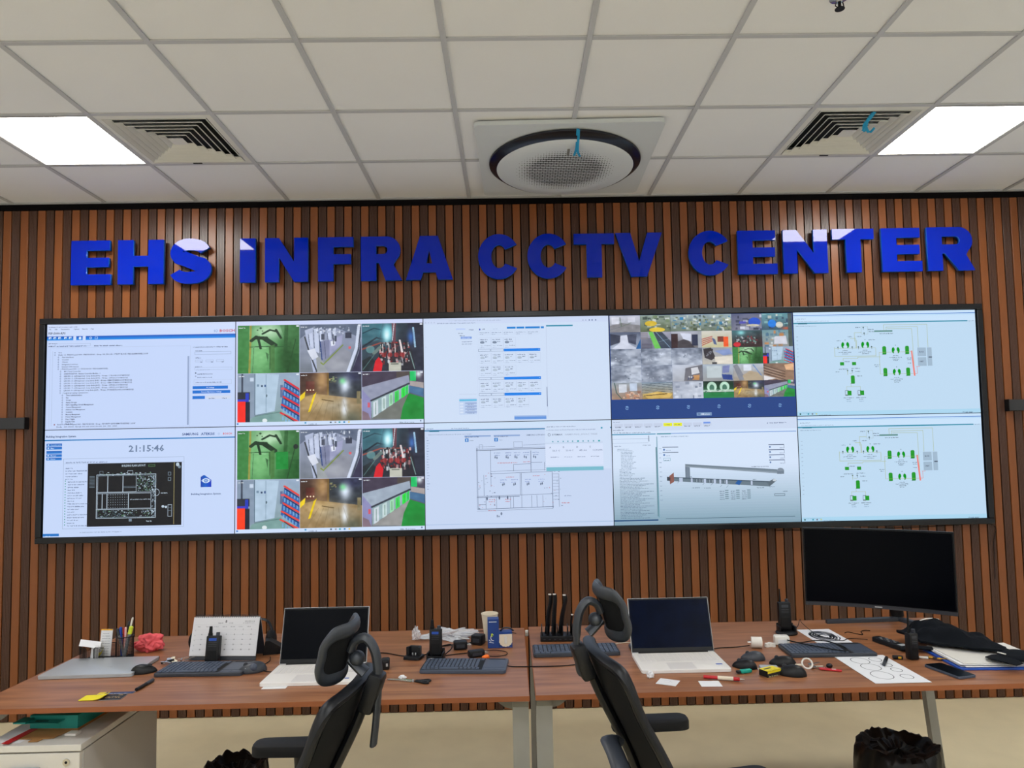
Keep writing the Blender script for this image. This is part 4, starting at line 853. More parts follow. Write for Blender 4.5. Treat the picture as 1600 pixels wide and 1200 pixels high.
def disp_mosaic():
    p = scr_base((22, 62, 132)); p.layer()
    kinds = ['room', 'yellow', 'desks', 'desks', 'blue', 'chairs', 'racks', 'stairs', 'hall', 'orange', 'dark', 'store', 'frost', 'frost', 'frost', 'car', 'green', 'door', 'frost', 'frost', 'office', 'bluecar', 'lobby', 'pallets', 'boxes', 'ware', 'white', 'arches', 'yard', 'cont']
    fn = {'green': feed_green, 'door': feed_door, 'yard': feed_yard, 'cont': feed_containers}
    for i, k_ in enumerate(kinds):
        x = 1+(i % 6)*53.0; y = (i//6)*29.2+.4; p.raster(x, y, 52.8, 29.1, fn[k_](66, 36, 0) if k_ in fn else feed_misc(66, 36, k_))
    for i in range(6):
        x = 27+i*53; p.ring(x, 161, 2.9, 3, .8, (150, 196, 240), 14, .5, 2.9); p.ring(x, 161, 2.9, 3, .8, (150, 196, 240), 14, 3.6, 6.1); p.rect(x-1.2, 160.4, 2.6, .9, (150, 196, 240))
    p.rect(147, 171, 26, 5.6, (120, 150, 190)); p.layer(); p.text(155, 175, 2.4, 'Menu', (225, 235, 250), fit=14); p.ell(151, 173.8, 1.3, 1.3, (60, 90, 140))
    return p
def disp_duct():
    p = Print(320, 180, 1.2081/320, 0.0003)
    n = 36
    for i in range(n):      # background with the screen's viewing-angle darkening painted in, pale above and steel blue-grey below
        t = max(0, (i/n-.35)/.65)**1.2; c = tuple(int(a*(1-t)+b*t) for a, b in zip((212, 228, 250), (128, 160, 178)))
        p.rect(0, 20+i*160/n, 320, 160/n+.05, c)
    p.rect(0, 0, 320, 20.05, (204, 218, 242)); p.layer()
    p.words(2, 3.6, 12, 1.6, (130, 146, 176))
    for i in range(10): 
        x = 4+i*17; p.rect(x, 7, 15, 5.4, (232, 236, 30) if i in (5, 6) else (196, 208, 232)); 
    p.layer()
    for i in range(10): p.words(6+i*17, 12 if i not in (5, 6) else 9, 10, 1.8, (90, 100, 120), i)
    p.words(2, 17, 18, 1.8, (110, 124, 150)); p.words(3, 21.6, 64, 1.8, (120, 134, 160), 4); p.rect(158, 6, 12, 3, (110, 150, 230)); p.words(268, 9, 34, 2, (90, 104, 140), 8)
    p.rect(0, 24.6, 75, 1.6, (40, 140, 180)); p.rect(77, 24.4, 24, 2, (60, 140, 160)); p.rect(101, 24.4, 217, 1.3, (120, 160, 220)); p.words(84, 29.6, 48, 1.4, (100, 124, 160))
    p.rect(0, 33, 62, .4, (150, 170, 200)); p.rect(0, 40, 62, .4, (150, 170, 200)); p.rect(62, 28, 1.6, 10, (130, 146, 170)); p.words(3, 44.6, 12, 1.6, (130, 146, 176)); p.words(52, 43.6, 14, 1.6, (120, 134, 160))
    for i in range(48):
        y = 50+i*2.5; x = 8 if i < 2 else 14 if i < 14 else 11; p.words(x, y, [20, 26, 22, 20][i % 4] if i < 20 else [44, 38, 50, 34, 58][i % 5], 1.15, (84, 110, 140) if i < 18 else (56, 80, 112), i)
    p.rect(76, 30, 1.2, 138, (90, 150, 170)); p.rect(74, 48, 2.4, 118, (110, 146, 160)); p.rect(0, 171, 75, 2.4, (20, 70, 120)); p.rect(88, 170, 222, .8, (60, 90, 110)); p.rect(0, 174, 320, .4, (150, 170, 190))
    for i in range(12): p.words(80, 50+i*8, 4, 1.3, (110, 130, 160), i)
    for y in (48, 57): p.rect(86, y, 27, 1.2, (70, 84, 110)); p.rect(87, y+3.2, 3, 3, (80, 120, 180)); p.words(92, y+5.4, 8, 1.3, (130, 146, 176))
    p.frame(87, 67, 12, 5, (70, 150, 170), .5); p.words(88.5, 70.4, 8, 1.6, (70, 100, 120))
    for i in range(4): p.rect(269, 47+i*8.8, 27, 1.2, (60, 74, 110)); p.rect(270, 50+i*8.8, 2.6, 2.8, (90, 120, 170)); p.words(288, 52.6+i*8.8, 7, 1.4, (100, 114, 150)); p.rect(295.6, 48+i*8.8, .5, 6, (60, 74, 110))
    p.poly([(124, 78), (124, 83), (282, 97), (282, 90)], (120, 136, 150)); p.poly([(124, 78), (282, 90), (282, 92), (124, 79.5)], (90, 104, 120)); p.poly([(124, 81.4), (282, 94.6), (282, 97), (124, 83)], (150, 164, 178)); p.ell(288, 93, 6.4, 5.4, (130, 144, 160)); p.rect(282, 93, 12, 5, (110, 124, 140))
    p.poly([(124, 82), (124, 104), (132, 104), (132, 84)], (116, 132, 150)); p.rect(124, 82, 1.2, 22, (80, 92, 108))
    p.poly([(92, 99), (92, 106), (268, 119), (268, 110)], (104, 122, 136)); p.poly([(92, 99), (268, 110), (268, 112), (92, 101)], (70, 84, 98)); p.poly([(264, 112), (276, 106), (281, 109), (268, 119)], (90, 104, 116)); p.layer()
    p.poly([(96, 98), (104, 92), (104, 108), (97, 112)], (140, 92, 84)); p.poly([(92, 99), (98, 100), (98, 106), (92, 105)], (60, 68, 80)); p.ell(277, 108.5, 3.4, 2, (200, 210, 220), 8)
    for x in (113, 116, 133, 155, 172, 182, 193, 236): y = 99+(x-92)*.062; p.rect(x, y+1, 3 if x not in (155, 172) else 4, 7, (186, 200, 226))
    for x in (140, 146, 150, 162, 167, 188): y = 99+(x-92)*.062; p.rect(x, y+2, 2, 5, (80, 96, 112)); p.rect(x+2, y+2, 1, 5, (160, 174, 188))
    p.poly([(209, 113), (214, 107), (221, 109), (216, 116)], (30, 90, 160))
    for x, y in ((113, 110), (156, 114), (170, 115), (186, 118), (197, 119)): p.line([(x, y-3), (x-3, y)], (90, 104, 130), .5)
    for x, y, ww in ((135, 118, 13), (155, 119, 13), (246, 120, 14), (268, 119, 9), (240, 106, 6), (238, 84, 30), (131, 99, 4)): p.words(x, y, ww, 1.4, (70, 86, 110))
    for j in range(3):
        for i in range(5): p.words(182+j*19, 125+i*3.4, 8, 1.4, (60, 76, 100), i+j); p.rect(191+j*19, 123.6+i*3.4, 6, 1.6, (110, 136, 150))
    p.frame(276, 131.4, 18, 4, (50, 76, 90), .7); p.words(291, 127, 8, 1.5, (60, 76, 100))
    return p
def disp_gas():
    p = scr_base((190, 218, 242)); p.rect(0, 0, 320, 18, (200, 226, 250)); p.layer(); p.rect(0, 4.6, 320, 1.1, (20, 110, 200)); p.rect(0, 7.2, 320, .5, (150, 200, 240)); p.words(4, 10.6, 18, 1.7, (130, 150, 176)); p.words(6, 15, 56, 1.6, (160, 180, 206)); p.rect(0, 18, 306, 2.1, (40, 140, 170)); p.rect(8, 18.8, 16, 1.8, (40, 90, 110)); p.words(308, 18.6, 9, 1.8, (110, 130, 160)); p.words(4, 23.6, 36, 1.3, (120, 140, 170))
    for i in range(14): p.words(4, 42+i*7, 3, 1.3, (140, 156, 180), i)
    G, D, Yl = (12, 150, 30), (70, 84, 104), (170, 180, 120)
    L = lambda *q, c=Yl, t=.6: p.line(list(q), c, t)
    p.rect(141, 33.6, 32, 2.6, (90, 140, 136)); L((158, 33.6), (158, 24), (234, 24), (234, 64)); L((162, 33.6), (162, 28), (217, 28), (217, 64)); L((164, 31), (207, 31.6), (208, 96))
    L((106, 52), (106, 37), (118, 37)); L((107.6, 64), (107.6, 47), (98, 47)); L((109, 64), (109, 50)); L((70, 62), (70, 78), (142, 78), (142, 65)); L((70, 64), (142, 64), t=.4); L((142, 80), (150, 80)); L((92, 82), (84, 82)); L((84, 86), (84, 82), (110, 82), (110, 80), (148, 80)); L((148, 72), (148, 110)); L((148, 72), (206, 72), t=.5); L((148, 110), (206, 110), t=.5); L((204, 71), (206, 70)); L((212, 98), (218, 98), c=(220, 120, 110)); L((208, 110), (213, 110), (213, 98), c=(220, 120, 110))
    p.poly([(203.5, 70), (206, 70), (209.6, 114), (206.6, 114)], (236, 130, 124))
    p.frame(118, 26, 12, 14, (170, 190, 190), .5)
    for x, y in ((122, 28), (123, 38), (76, 62), (101, 62), (112, 62), (135, 62), (91, 103), (99, 103)): p.ell(x, y, 1.3, 1.2, (60, 90, 90), 8); p.rect(x-.3, y+1, .7, 3, (90, 104, 120))
    def pump(x, y):
        for sx in (-1, 1):
            p.ring(x+sx*3.4, y, 3.6, 5.6, 3.6, G, 12, PI/2 if sx < 0 else -PI/2, 3*PI/2 if sx < 0 else PI/2); p.ell(x+sx*4.2, y-1.6, 2.6, 3.6, G, 12)
        p.ell(x, y+2.6, 1.7, 1.7, (206, 226, 240), 8); p.words(x-5, y+8.6, 9, 1.4, D); p.words(x-12, y+11.6, 22, 1.5, D); p.words(x-6, y+14.6, 12, 1.4, D); p.ell(x, y-9, .9, .9, (110, 130, 140), 6)
    for x, y in ((89, 58.6), (124, 58.6), (177, 69), (177, 107)): pump(x, y)
    for x, y in ((157, 69), (197, 69), (157, 107), (197, 107), (99.5, 119)): p.poly([(x-3.4, y-5.6), (x-3.4, y+6.6), (x+3.4, y+6.6), (x+3.4, y-5.6), (x+2, y-7.4), (x-2, y-7.4)], G); p.rect(x-4.4, y+6.6, 7, .5, D)
    for x, y in ((82, 91), (103, 91), (92.6, 142.6), (114.6, 142.6)): p.rect(x-3.6, y-2.8 if y < 100 else y-4.4, 7, 5.6 if y < 100 else 8, G)
    for x in (86, 108): p.rect(x-1, 137.4, 6, .9, D); p.rect(x-1, 138.6, .7, 7, D); p.rect(x-1, 144.6, 5, 2.2, (110, 130, 130)); p.words(x-4, 149.6, 18, 1.5, D); p.words(x+1, 152.6, 8, 1.4, D); p.words(x+1, 156, 8, 1.3, (130, 156, 190))
    L((91, 103), (91, 110)); L((94, 108), (99, 108), t=.4); L((88, 137), (88, 131), (112, 131), (112, 137), t=.5); L((96, 125), (96, 131), t=.5)
    p.rect(215, 65, 15, 15, (160, 184, 206)); p.rect(215, 82, 15, 15, (160, 184, 206)); p.rect(232, 65, 8, 32, (160, 184, 206)); p.layer(); p.text(218, 73.4, 2.2, 'BLOCK', (60, 70, 90), True, fit=8); p.text(218, 90.4, 2.2, 'UNIT', (60, 70, 90), True, fit=7); p.rect(234, 81, 6, 1.7, (60, 70, 90))
    for x, y, ww in ((108, 27, 9), (130, 31, 10), (131, 34.6, 10), (94, 43, 7), (110, 43, 10), (74, 50, 7), (130, 49, 12), (86, 86.6, 10), (76, 99.6, 16), (98, 98.6, 15), (70, 104, 8), (104, 104, 9), (107, 112, 9), (138, 93, 10), (140, 96, 6), (196, 82, 8), (197, 85, 7), (197, 91, 6), (150, 38.6, 24), (172, 86, 8), (172, 124, 8)): p.words(x, y, ww, 1.5, D)
    p.rect(0, 173, 320, 7, (170, 214, 240)); p.layer(); p.words(4, 175, 30, 1, (120, 150, 180))
    for x, c in ((4, (30, 90, 80)), (18, (20, 150, 170)), (25, (110, 110, 130)), (32, (190, 200, 140))): p.rect(x, 176, 2.4, 2.4, c)
    p.words(38, 178.4, 20, 1.6, (120, 140, 160)); p.words(288, 178, 20, 2, (100, 124, 150))
    return p

# ------------------------------------------------------------ the video wall: ten displays in a black frame
PW, PH, ZC = 1.2131, 0.6839, 1.845
fr = thing('video_wall_frame', 'slim black metal frame around the ten-display video wall', 'frame', (0, 0, ZC))
ow, oh, bw = 3.078, 0.722, 0.040
for nm, cx, cz, sx, sz in (('top_rail', 0, oh-bw/2+.001, 2*ow, bw-.003), ('bottom_rail', 0, -oh+bw/2-.001, 2*ow, bw-.003), ('side_rail', -ow+bw/2-.001, 0, bw-.003, 2*oh-2*bw+.001), ('side_rail', ow-bw/2+.001, 0, bw-.003, 2*oh-2*bw+.001)):
    MB().box(cx, -.0545, cz, sx, .062, sz, .004).build(nm, M['frame'], fr, False)
DISP = [(0, 1, disp_fire_panel, 'showing a white text tree, top left of the video wall'), (1, 1, lambda: disp_cctv(0), 'showing six camera views, upper row of the video wall'), (2, 1, disp_cards, 'showing small cards and blue bars, top centre of the video wall'),
        (3, 1, disp_mosaic, 'showing thirty small camera views above a navy band'), (4, 1, disp_gas, 'showing the green pump diagram, top right of the video wall'),
        (0, 0, disp_building, 'showing the clock 21:15:46 and a black floor plan'), (1, 0, lambda: disp_cctv(1), 'showing six camera views, lower row of the video wall'), (2, 0, disp_floorplan, 'showing a pale floor plan with a pop-up window, bottom centre'),
        (3, 0, disp_duct, 'showing a grey duct diagram and two yellow tabs'), (4, 0, disp_gas, 'showing the green pump diagram, bottom right of the video wall')]
for c_, r_, fn, lb in DISP:
    t = thing('display', 'large flat display '+lb, 'display', ((c_-2)*PW, 0, ZC+(r_-.5)*PH), 0, None)
    MB().box(0, -.050, 0, PW-.0006, .052, PH-.0006, .001, seg=1).build('housing', M['plastic'], t, False)
    fn().build('screen_image', M['screen'], t, T(-1.2081/2, -.0766, -(180*1.2081/320)/2, PI/2))

# ------------------------------------------------------------ desks
DZ = 0.74
def desk(label, x0, x1, y0, y1, legs, name='desk'):
    cx, cy = (x0+x1)/2, (y0+y1)/2
    t = thing(name, label, 'desk', (cx, cy, 0)); w_, d_ = x1-x0, y1-y0
    MB().box(0, 0, DZ-.009, w_-.004, d_-.004, .018, .0008, seg=1).build('tabletop', M['desk'], t, False)
    for a, b_, c_, e_ in ((0, -d_/2+.001, w_, .002), (0, d_/2-.001, w_, .002)): MB().box(a, b_, DZ-.0092, c_, e_, .0184).build('edge_band', M['edge'], t, False)
    for a in (-w_/2+.001, w_/2-.001): MB().box(a, 0, DZ-.0092, .002, d_-.004, .0184).build('edge_band', M['edge'], t, False)
    for s_ in (-1, 1):
        out = legs[0 if s_ < 0 else 1]; lx = s_*(w_/2-.034-(.055 if out else 0))
        MB().box(lx, 0, DZ-.018-.02, .062, d_-.10, .038, .003).build('side_rail', M['steel2'], t)
        for q in (-1, 1):
            ly = q*(d_/2-.075); fx = lx+s_*out; fy = ly
            b = MB(); lw = .022 if out else .031; X = [(lx-lw, -.02), (lx+lw, -.02), (lx+lw, .02), (lx-lw, .02)]
            bot = [(p[0]+s_*out, ly+p[1]+(out*.4*(-1 if q > 0 else 0))) for p in X]; top = [(p[0], ly+p[1]) for p in X]
            b.prism(bot, 0.012, DZ-.056, top=top); b.build('leg', M['steel'], t)
            MB().cyl((fx, ly-(out*.4 if q > 0 else 0), 0), (fx, ly-(out*.4 if q > 0 else 0), .0125), .022, n=16).build('foot', M['plastic'], t)
            b = MB(); sx = -s_
            b.prism([(0, -.004), (.105, 0), (.105, .012), (.0, .050)][::1] if False else [(0, 0), (0, -.052), (.03, -.044), (.06, -.022), (.115, -.006), (.115, 0)], -.004, .004, X=T(lx-s_*.0305, ly, DZ-.0185) @ Matrix.Scale(sx, 4, (1, 0, 0)) @ Matrix.Rotation(PI/2, 4, 'X'))
            b.build('gusset', M['steel2'], t, False)
    MB().box(0, d_/2-.12, DZ-.04, w_-.135, .03, .04, .002).build('rear_rail', M['steel2'], t)
    return t
desk('walnut brown office desk with grey steel legs, left one of the pair', -2.088, 0.002, -1.940, -0.925, (.0, .0))
desk('walnut brown office desk with grey steel legs, right one of the pair', 0.024, 2.116, -1.934, -0.905, (.0, .055))
# white cap in the gap at the back
tag(MB().box(0, 0, 0, .016, .012, .03, .003).build('corner_stopper', M['whitep'], None, X=T(0.013, -.985, DZ-.012)), 'small white plastic cap wedged in the gap between the two desks', 'stopper')

# ------------------------------------------------------------ office chairs
def chair(label, loc, rz, hz=0.0, far_f=0.0, near=-1, bracket=.85, strap=(0, .135), hr=0.0, az=.745, az_near=None):
    """faces local +x; the near side (towards the viewer) is local y*near"""
    t = thing('office_chair', label, 'chair', (loc[0], loc[1], 0), rz)
    rec = math.radians(19)
    for i in range(5):
        a = 2*PI*i/5+.3
        b = MB(); b.tube([(0.03*math.cos(a), .03*math.sin(a), .105), (.16*math.cos(a), .16*math.sin(a), .095), (.31*math.cos(a), .31*math.sin(a), .07)], lambda q: (.028-.012*q, .020-.007*q), 10, 4); lg = b.build('base_arm', M['plastic'], t)
        b = MB(); c_, s_ = math.cos(a), math.sin(a)
        for d in (-.016, .016): b.cyl((.31*c_-s_*(d-.007), .31*s_+c_*(d-.007), .028), (.31*c_-s_*(d+.007), .31*s_+c_*(d+.007), .028), .028, n=18)
        b.cyl((.31*c_, .31*s_, .03), (.31*c_, .31*s_, .07), .008, n=8); b.cyl((.31*c_-s_*.01, .31*s_+c_*.01, .028), (.31*c_+s_*.01, .31*s_-c_*.01, .028), .006, n=8); b.build('caster', M['matte'], lg)
    b = MB(); b.cyl((0, 0, .07), (0, 0, .14), .032, .030, 20); b.build('hub', M['plastic'], t)
    b = MB(); b.cyl((0, 0, .13), (0, 0, .28), .026, n=20); b.cyl((0, 0, .27), (0, 0, .40), .015, n=16); b.build('gas_lift', M['plastic'], t)
    b = MB(); b.box(0.0, 0, .405, .24, .16, .035, .012); b.tube([(-.05, 0, .405), (-.14, 0, .41), (-.205, 0, .46), (-.225, 0, .54)], lambda q: (.045-.01*q, .018), 10, 5, flat=(0, 1, 0)); b.build('tilt_mechanism', M['plastic'], t)
    # seat
    def sf(u, v):
        x = -.20+.46*u; y = (v-.5)*.50*(1-.10*(1-u)); e = max(0, u-.8)/.2
        return (x, y, .495-.028*e*e+.012*(abs(v-.5)*2)**2-.010*math.sin(PI*u))
    b = MB(); b.sheet(sf, 16, 14, .055); b.build('seat', M['mesh'], t)
    b = MB(); b.box(.02, 0, .430, .40, .44, .018, .008); b.build('seat_pan', M['plastic'], t)
    # backrest: curved mesh in a frame
    z0, L = .50, .60
    def bp(u, v, off=0.0):      # u across -1..1, v up 0..1
        hw = .222*(1-.20*max(0, v-.4)**1.3/.6**1.3)*(.86+.14*min(1, v/.25)) if v >= 0 else .2
        y = u*hw; curve = .030*abs(u)**2.0; belly = .035*math.sin(PI*min(1, v*1.25))-.02
        x = -.152-v*L*math.sin(rec)+curve+belly*.6+off*math.cos(rec)*-1
        z = z0+v*L*math.cos(rec)-.012*abs(u)**2.4*(v > .5)*(v-.5)*2-off*math.sin(rec)
        return (x, y, z+hz)
    b = MB(); b.sheet(lambda u, v: bp((u*2-1)*.95, .02+.96*v), 20, 24, .008); b.build('back_mesh', M['mesh'], t)
    loop = [bp(u, 0.0) for u in (-.9, -.5, 0, .5, .9)]+[bp(1, v) for v in (.06, .2, .4, .6, .8, .94)]+[bp(u, 1.0) for u in (.9, .5, 0, -.5, -.9)]+[bp(-1, v) for v in (.94, .8, .6, .4, .2, .06)]
    b = MB(); b.tube([Vector(p)+Vector((.004, 0, 0)) for p in loop], lambda q: (.013, .019), 10, 4, closed=True, flat=(0, 0, 1)); b.build('back_frame', M['plastic'], t)
    # spine behind the mesh up to the headrest slider
    sp_ = [(-.225, 0, .54+hz), tuple(Vector(bp(0, .2, .020))), tuple(Vector(bp(0, .5, .018))), tuple(Vector(bp(0, .8, .022))), tuple(Vector(bp(0, 1.0, .030)))]
    b = MB(); b.tube(sp_, lambda q: (.030-.008*q, .013), 10, 6, flat=(0, 1, 0)); 
    for v in (.33,): b.tube([bp(-.75, v, .012), bp(-.3, v, .05), bp(.3, v, .05), bp(.75, v, .012)], lambda q: (.010, .026), 8, 4, flat=(1, 0, 0))
    b.build('spine', M['plastic'], t)
    top = Vector(bp(0, 1.0, .034))
    b = MB(); b.box(0, 0, 0, .040, .064, .105, .012, X=T(top.x, top.y, top.z-.012, 0, -rec)); b.build('headrest_slider', M['plastic'], t)
    hx, hz_ = top.x, top.z+hr
    # hooked arm, from a strap hanging behind the slider up and over to the ball joint
    b = MB(); b.tube([(hx-.006+strap[0], 0, hz_-strap[1]), (hx-.012, 0, hz_-.03), (hx-.016, 0, hz_+.05), (hx-.008, 0, hz_+.115), (hx+.016, 0, hz_+.150), (hx+.044, 0, hz_+.142), (hx+.056, 0, hz_+.118)], lambda q: (.021, .0085 if q < .35 else .0115), 10, 6, flat=(0, 1, 0)); ha = b.build('headrest_arm', M['rim'], t)
    b = MB(); b.blob((hx+.040, 0, hz_+.098), (.020, .028, .020), sub=3); b.tube([(hx+.018, 0, hz_+.062), (hx+.034, 0, hz_+.075), (hx+.058, 0, hz_+.098)], lambda q: (.030-.008*q, .012), 10, 4, flat=(0, 1, 0)); b.build('ball_joint', M['rim'], ha)
    # headrest: padded ring with a mesh centre, wings curling forward
    tl = math.radians(-14)
    def hp(u, v, off=0.0):
        y = u*.108; x = .042*abs(u)**2.0; z = (v-.5)*.146*(1-.22*abs(u)**2)
        q = Matrix.Rotation(tl, 3, 'Y') @ Vector((x+off, 0, z)); return (hx+.062+q.x, y, hz_+.118+q.z)
    b = MB(); b.sheet(lambda u, v: hp((u*2-1)*.86, .12+.76*v, .006), 14, 8, .005); b.build('headrest_mesh', M['mesh'], t)
    hl = [hp(u, .08, .004) for u in (-.75, -.3, .3, .75)]+[hp(.93, v, .0) for v in (.25, .5, .75)]+[hp(u, .94, .0) for u in (.75, .3, -.3, -.75)]+[hp(-.93, v, .0) for v in (.75, .5, .25)]
    b = MB(); b.tube(hl, lambda q: (.0095, .0185), 12, 5, closed=True, flat=(1, 0, 0)); b.build('headrest_rim', M['rim'], t)
    # armrests
    az0 = az
    for s_ in (-1, 1):
        az = az_near if (s_ == near and az_near) else az0
        px, pz = -.02+far_f, az
        b = MB(); b.tube([(.02, s_*.17, .43), (.02, s_*.255, .44), (px-.005, s_*.287, .52), (px-.01, s_*.285, .64), (px-.005, s_*.28, az-.02)], lambda q: (.030-.004*q, .015), 10, 6, flat=(1, 0, 0)); ar = b.build('arm_support', M['plastic'], t)
        X = T(px+.015, s_*.28, pz, 0, 0, s_*math.radians(-5))
        b = MB(); b.prism([(q[0]*1.0, q[1]*(1-.12*(q[0] > .05))) for q in rrect(.25, .088, .032, 5)], -.016, .016, X, bev=.009); b.build('arm_pad', M['matte'], ar)
    # arched bracket that carries the back from behind
    bz = bracket; xo = -.335; n_ = near
    b = MB(); b.tube([(-.10, n_*.14, .43), (-.22, n_*.19, .46), (-.31, n_*.205, .60), (xo, n_*.200, bz-.10), (xo, n_*.180, bz-.045), (xo, n_*.12, bz-.012), (xo, n_*.055, bz+.004), (xo+.03, n_*.030, bz-.02)], lambda q: (.025, .013), 10, 6, flat=(1, 0, 0)); b.build('back_bracket', M['plastic2'], t)
    # tension knob at the side of the back
    b = MB(); b.cyl((-.215, near*.10, .60+hz), (-.215, near*.14, .60+hz), .018, n=14); b.build('tension_knob', M['plastic2'], t)
    return t
chair('black mesh office chair turned left, in front of the left desk', (-.812, -2.714), math.radians(175), -.006, -.07, near=1, bracket=.745, strap=(.004, .120), hr=-.026, az=.782)
chair('black mesh office chair turned right, in front of the right desk', (.527, -2.543), math.radians(8), .015, -.10, near=-1, bracket=.855, strap=(.0, .05), hr=.002, az=.764, az_near=.828)

# ------------------------------------------------------------ curved monitor on the right desk
mt_ = thing('monitor', 'large black curved monitor, switched off, standing on the right desk', 'monitor', (1.925, -.985, DZ), math.radians(-28.5))
def mon_pt(u, v, dy=0):   # local: x along the panel, y to the back
    x = (u-.5)*.690; return (-.095+x+.005, -.075-.038*(4*(u-.5)**2)+.030+dy, .070+v*.405)
b = MB(); b.sheet(lambda u, v: mon_pt(u, v), 24, 4, .016); b.build('housing', M['plastic'], mt_)
b = MB(); b.sheet(lambda u, v: mon_pt(.010+.98*u, .055+.925*v, -.0035), 24, 4, -.003); b.build('screen', M['glass'], mt_)
b = MB(); b.sheet(lambda u, v: mon_pt(u, -.001+.045*v, -.0035), 24, 1, -.003); b.build('chin', M['plastic2'], mt_)
b = MB(); b.box(*mon_pt(.5, .022, -.0095), .034, .002, .006); b.build('badge', M['silver'], mt_, False)
b = MB(); b.box(-.08, .004, .27, .17, .05, .17, .02); b.build('rear_cover', M['matte'], mt_)
b = MB(); b.tube([(-.005, .032, .02), (-.02, .036, .15), (-.055, .022, .28)], lambda q: (.030, .011), 10, 5, flat=(1, 0, 0)); b.build('neck', M['plastic'], mt_)
for e in ((-.330, -.175), (.205, -.175)):
    b = MB(); d = Vector((e[0], e[1], 0)); n_ = Vector((-d.y, d.x, 0)).normalized()*.016
    p0 = Vector((0, .03, 0)); b.prism([tuple(p0-n_)[:2], tuple(Vector((e[0], e[1], 0))-n_*.75)[:2], tuple(Vector((e[0], e[1], 0))+n_*.75)[:2], tuple(p0+n_)[:2]], 0.0005, .020, bev=.003, top=None); b.build('stand_foot', M['plastic2'], mt_)
# ------------------------------------------------------------ laptops
def keys_mesh(rows, x0, y0, pw, ph, z, kh, gap, mt, parent, name='keys', skip=()):
    b = MB()
    for j, (n, wid) in enumerate(rows):
        x = x0
        for i in range(n):
            w_ = wid[i] if isinstance(wid, (list, tuple)) else pw
            b.raw([(x+gap/2, y0-j*ph-gap/2, z), (x+w_-gap/2, y0-j*ph-gap/2, z), (x+w_-gap/2, y0-(j+1)*ph+gap/2, z), (x+gap/2, y0-(j+1)*ph+gap/2, z),
                   (x+gap, y0-j*ph-gap, z+kh), (x+w_-gap, y0-j*ph-gap, z+kh), (x+w_-gap, y0-(j+1)*ph+gap, z+kh), (x+gap, y0-(j+1)*ph+gap, z+kh)],
                  [(4, 7, 6, 5), (0, 4, 5, 1), (1, 5, 6, 2), (2, 6, 7, 3), (3, 7, 4, 0)])
            x += w_
    o = b.build(name, mt, parent, False); o['kind'] = 'stuff'; return o
def open_laptop(label, cx, yf, yb, w_, zt, lean, glass, rz=0):
    d_ = yb-yf; t = thing('laptop', label, 'laptop', (cx, (yf+yb)/2, DZ), rz)
    MB().prism(rrect(w_, d_, .012), .001, .0135, bev=.0015).build('base', M['lapbase'], t)
    p = MB(); p.box(0, .055*d_/.25, .0137, w_*.92, d_*.44, .0004); p.build('key_deck', M['whitep'], t, False)
    q = (w_*.90)/15
    keys_mesh([(15, q)]*5+[(8, [q, q, q, q*6, q, q, q*2, q*2])], -w_*.45, d_*.50-.022, q, d_*.44/6, .0139, .0012, .0022, M['keyw'], t)
    MB().box(-.01, -d_*.28, .0138, w_*.30, d_*.34, .0005).build('touchpad', M['keyw'], t, False)
    Lh = zt; X = T(0, d_/2-.004, .013, -lean)
    lid = MB(); lid.box(0, .003, Lh/2, w_, .005, Lh, .002); lid = lid.build('lid', M['silver'], t, X=X)
    MB().box(0, -.0003, Lh/2+.001, w_-.006, .002, Lh-.006).build('bezel', M['plastic'], lid, False)
    MB().box(0, -.0014, Lh/2+.006, w_-.014, .001, Lh-.030).build('screen', glass, lid, False)
    MB().cyl((-w_*.42, .0, .0), (w_*.42, .0, .0), .006, n=12).build('hinge', M['matte'], lid)
    return t
lp = open_laptop('white open laptop with a dark screen behind the left chair', -.878, -1.760, -1.508, .376, .236, math.radians(17), M['glass'])
lp2 = open_laptop('white open laptop with a dusty navy screen beside the right chair', .648, -1.716, -1.466, .366, .236, math.radians(20), M['glass2'])
MB().box(.150, -.060, .0141, .026, .013, .0006).build('sticker', M['blue'], lp2, False)
MB().box(.150, -.075, .0141, .026, .006, .0006).build('sticker', M['paper'], lp2, False)
MB().box(.150, -.085, .0141, .018, .010, .0006).build('sticker', M['blue'], lp, False)
t = thing('laptop', 'silver closed laptop lying on the left end of the left desk', 'laptop', (-1.852, -1.470, DZ), math.radians(1.5))
MB().prism(rrect(.385, .250, .010), .001, .0085, bev=.0005).build('base', M['silver'], t)
MB().prism(rrect(.387, .252, .010), .0088, .0152, bev=.001).build('lid', M['silver'], t)
p = Print(50, 6, .001); p.words(2, 4.6, 24, 2.6, (130, 134, 140)); p.build('lid_badge', M['print'], t, T(.035, -.02, .0153))
MB().box(0, 0, .0087, .380, .245, .0006).build('seam', M['matte'], t, False)
b = MB(); b.cyl((-.13, .124, .008), (.19, .124, .008), .006, n=10); b.build('hinge', M['plastic2'], t)

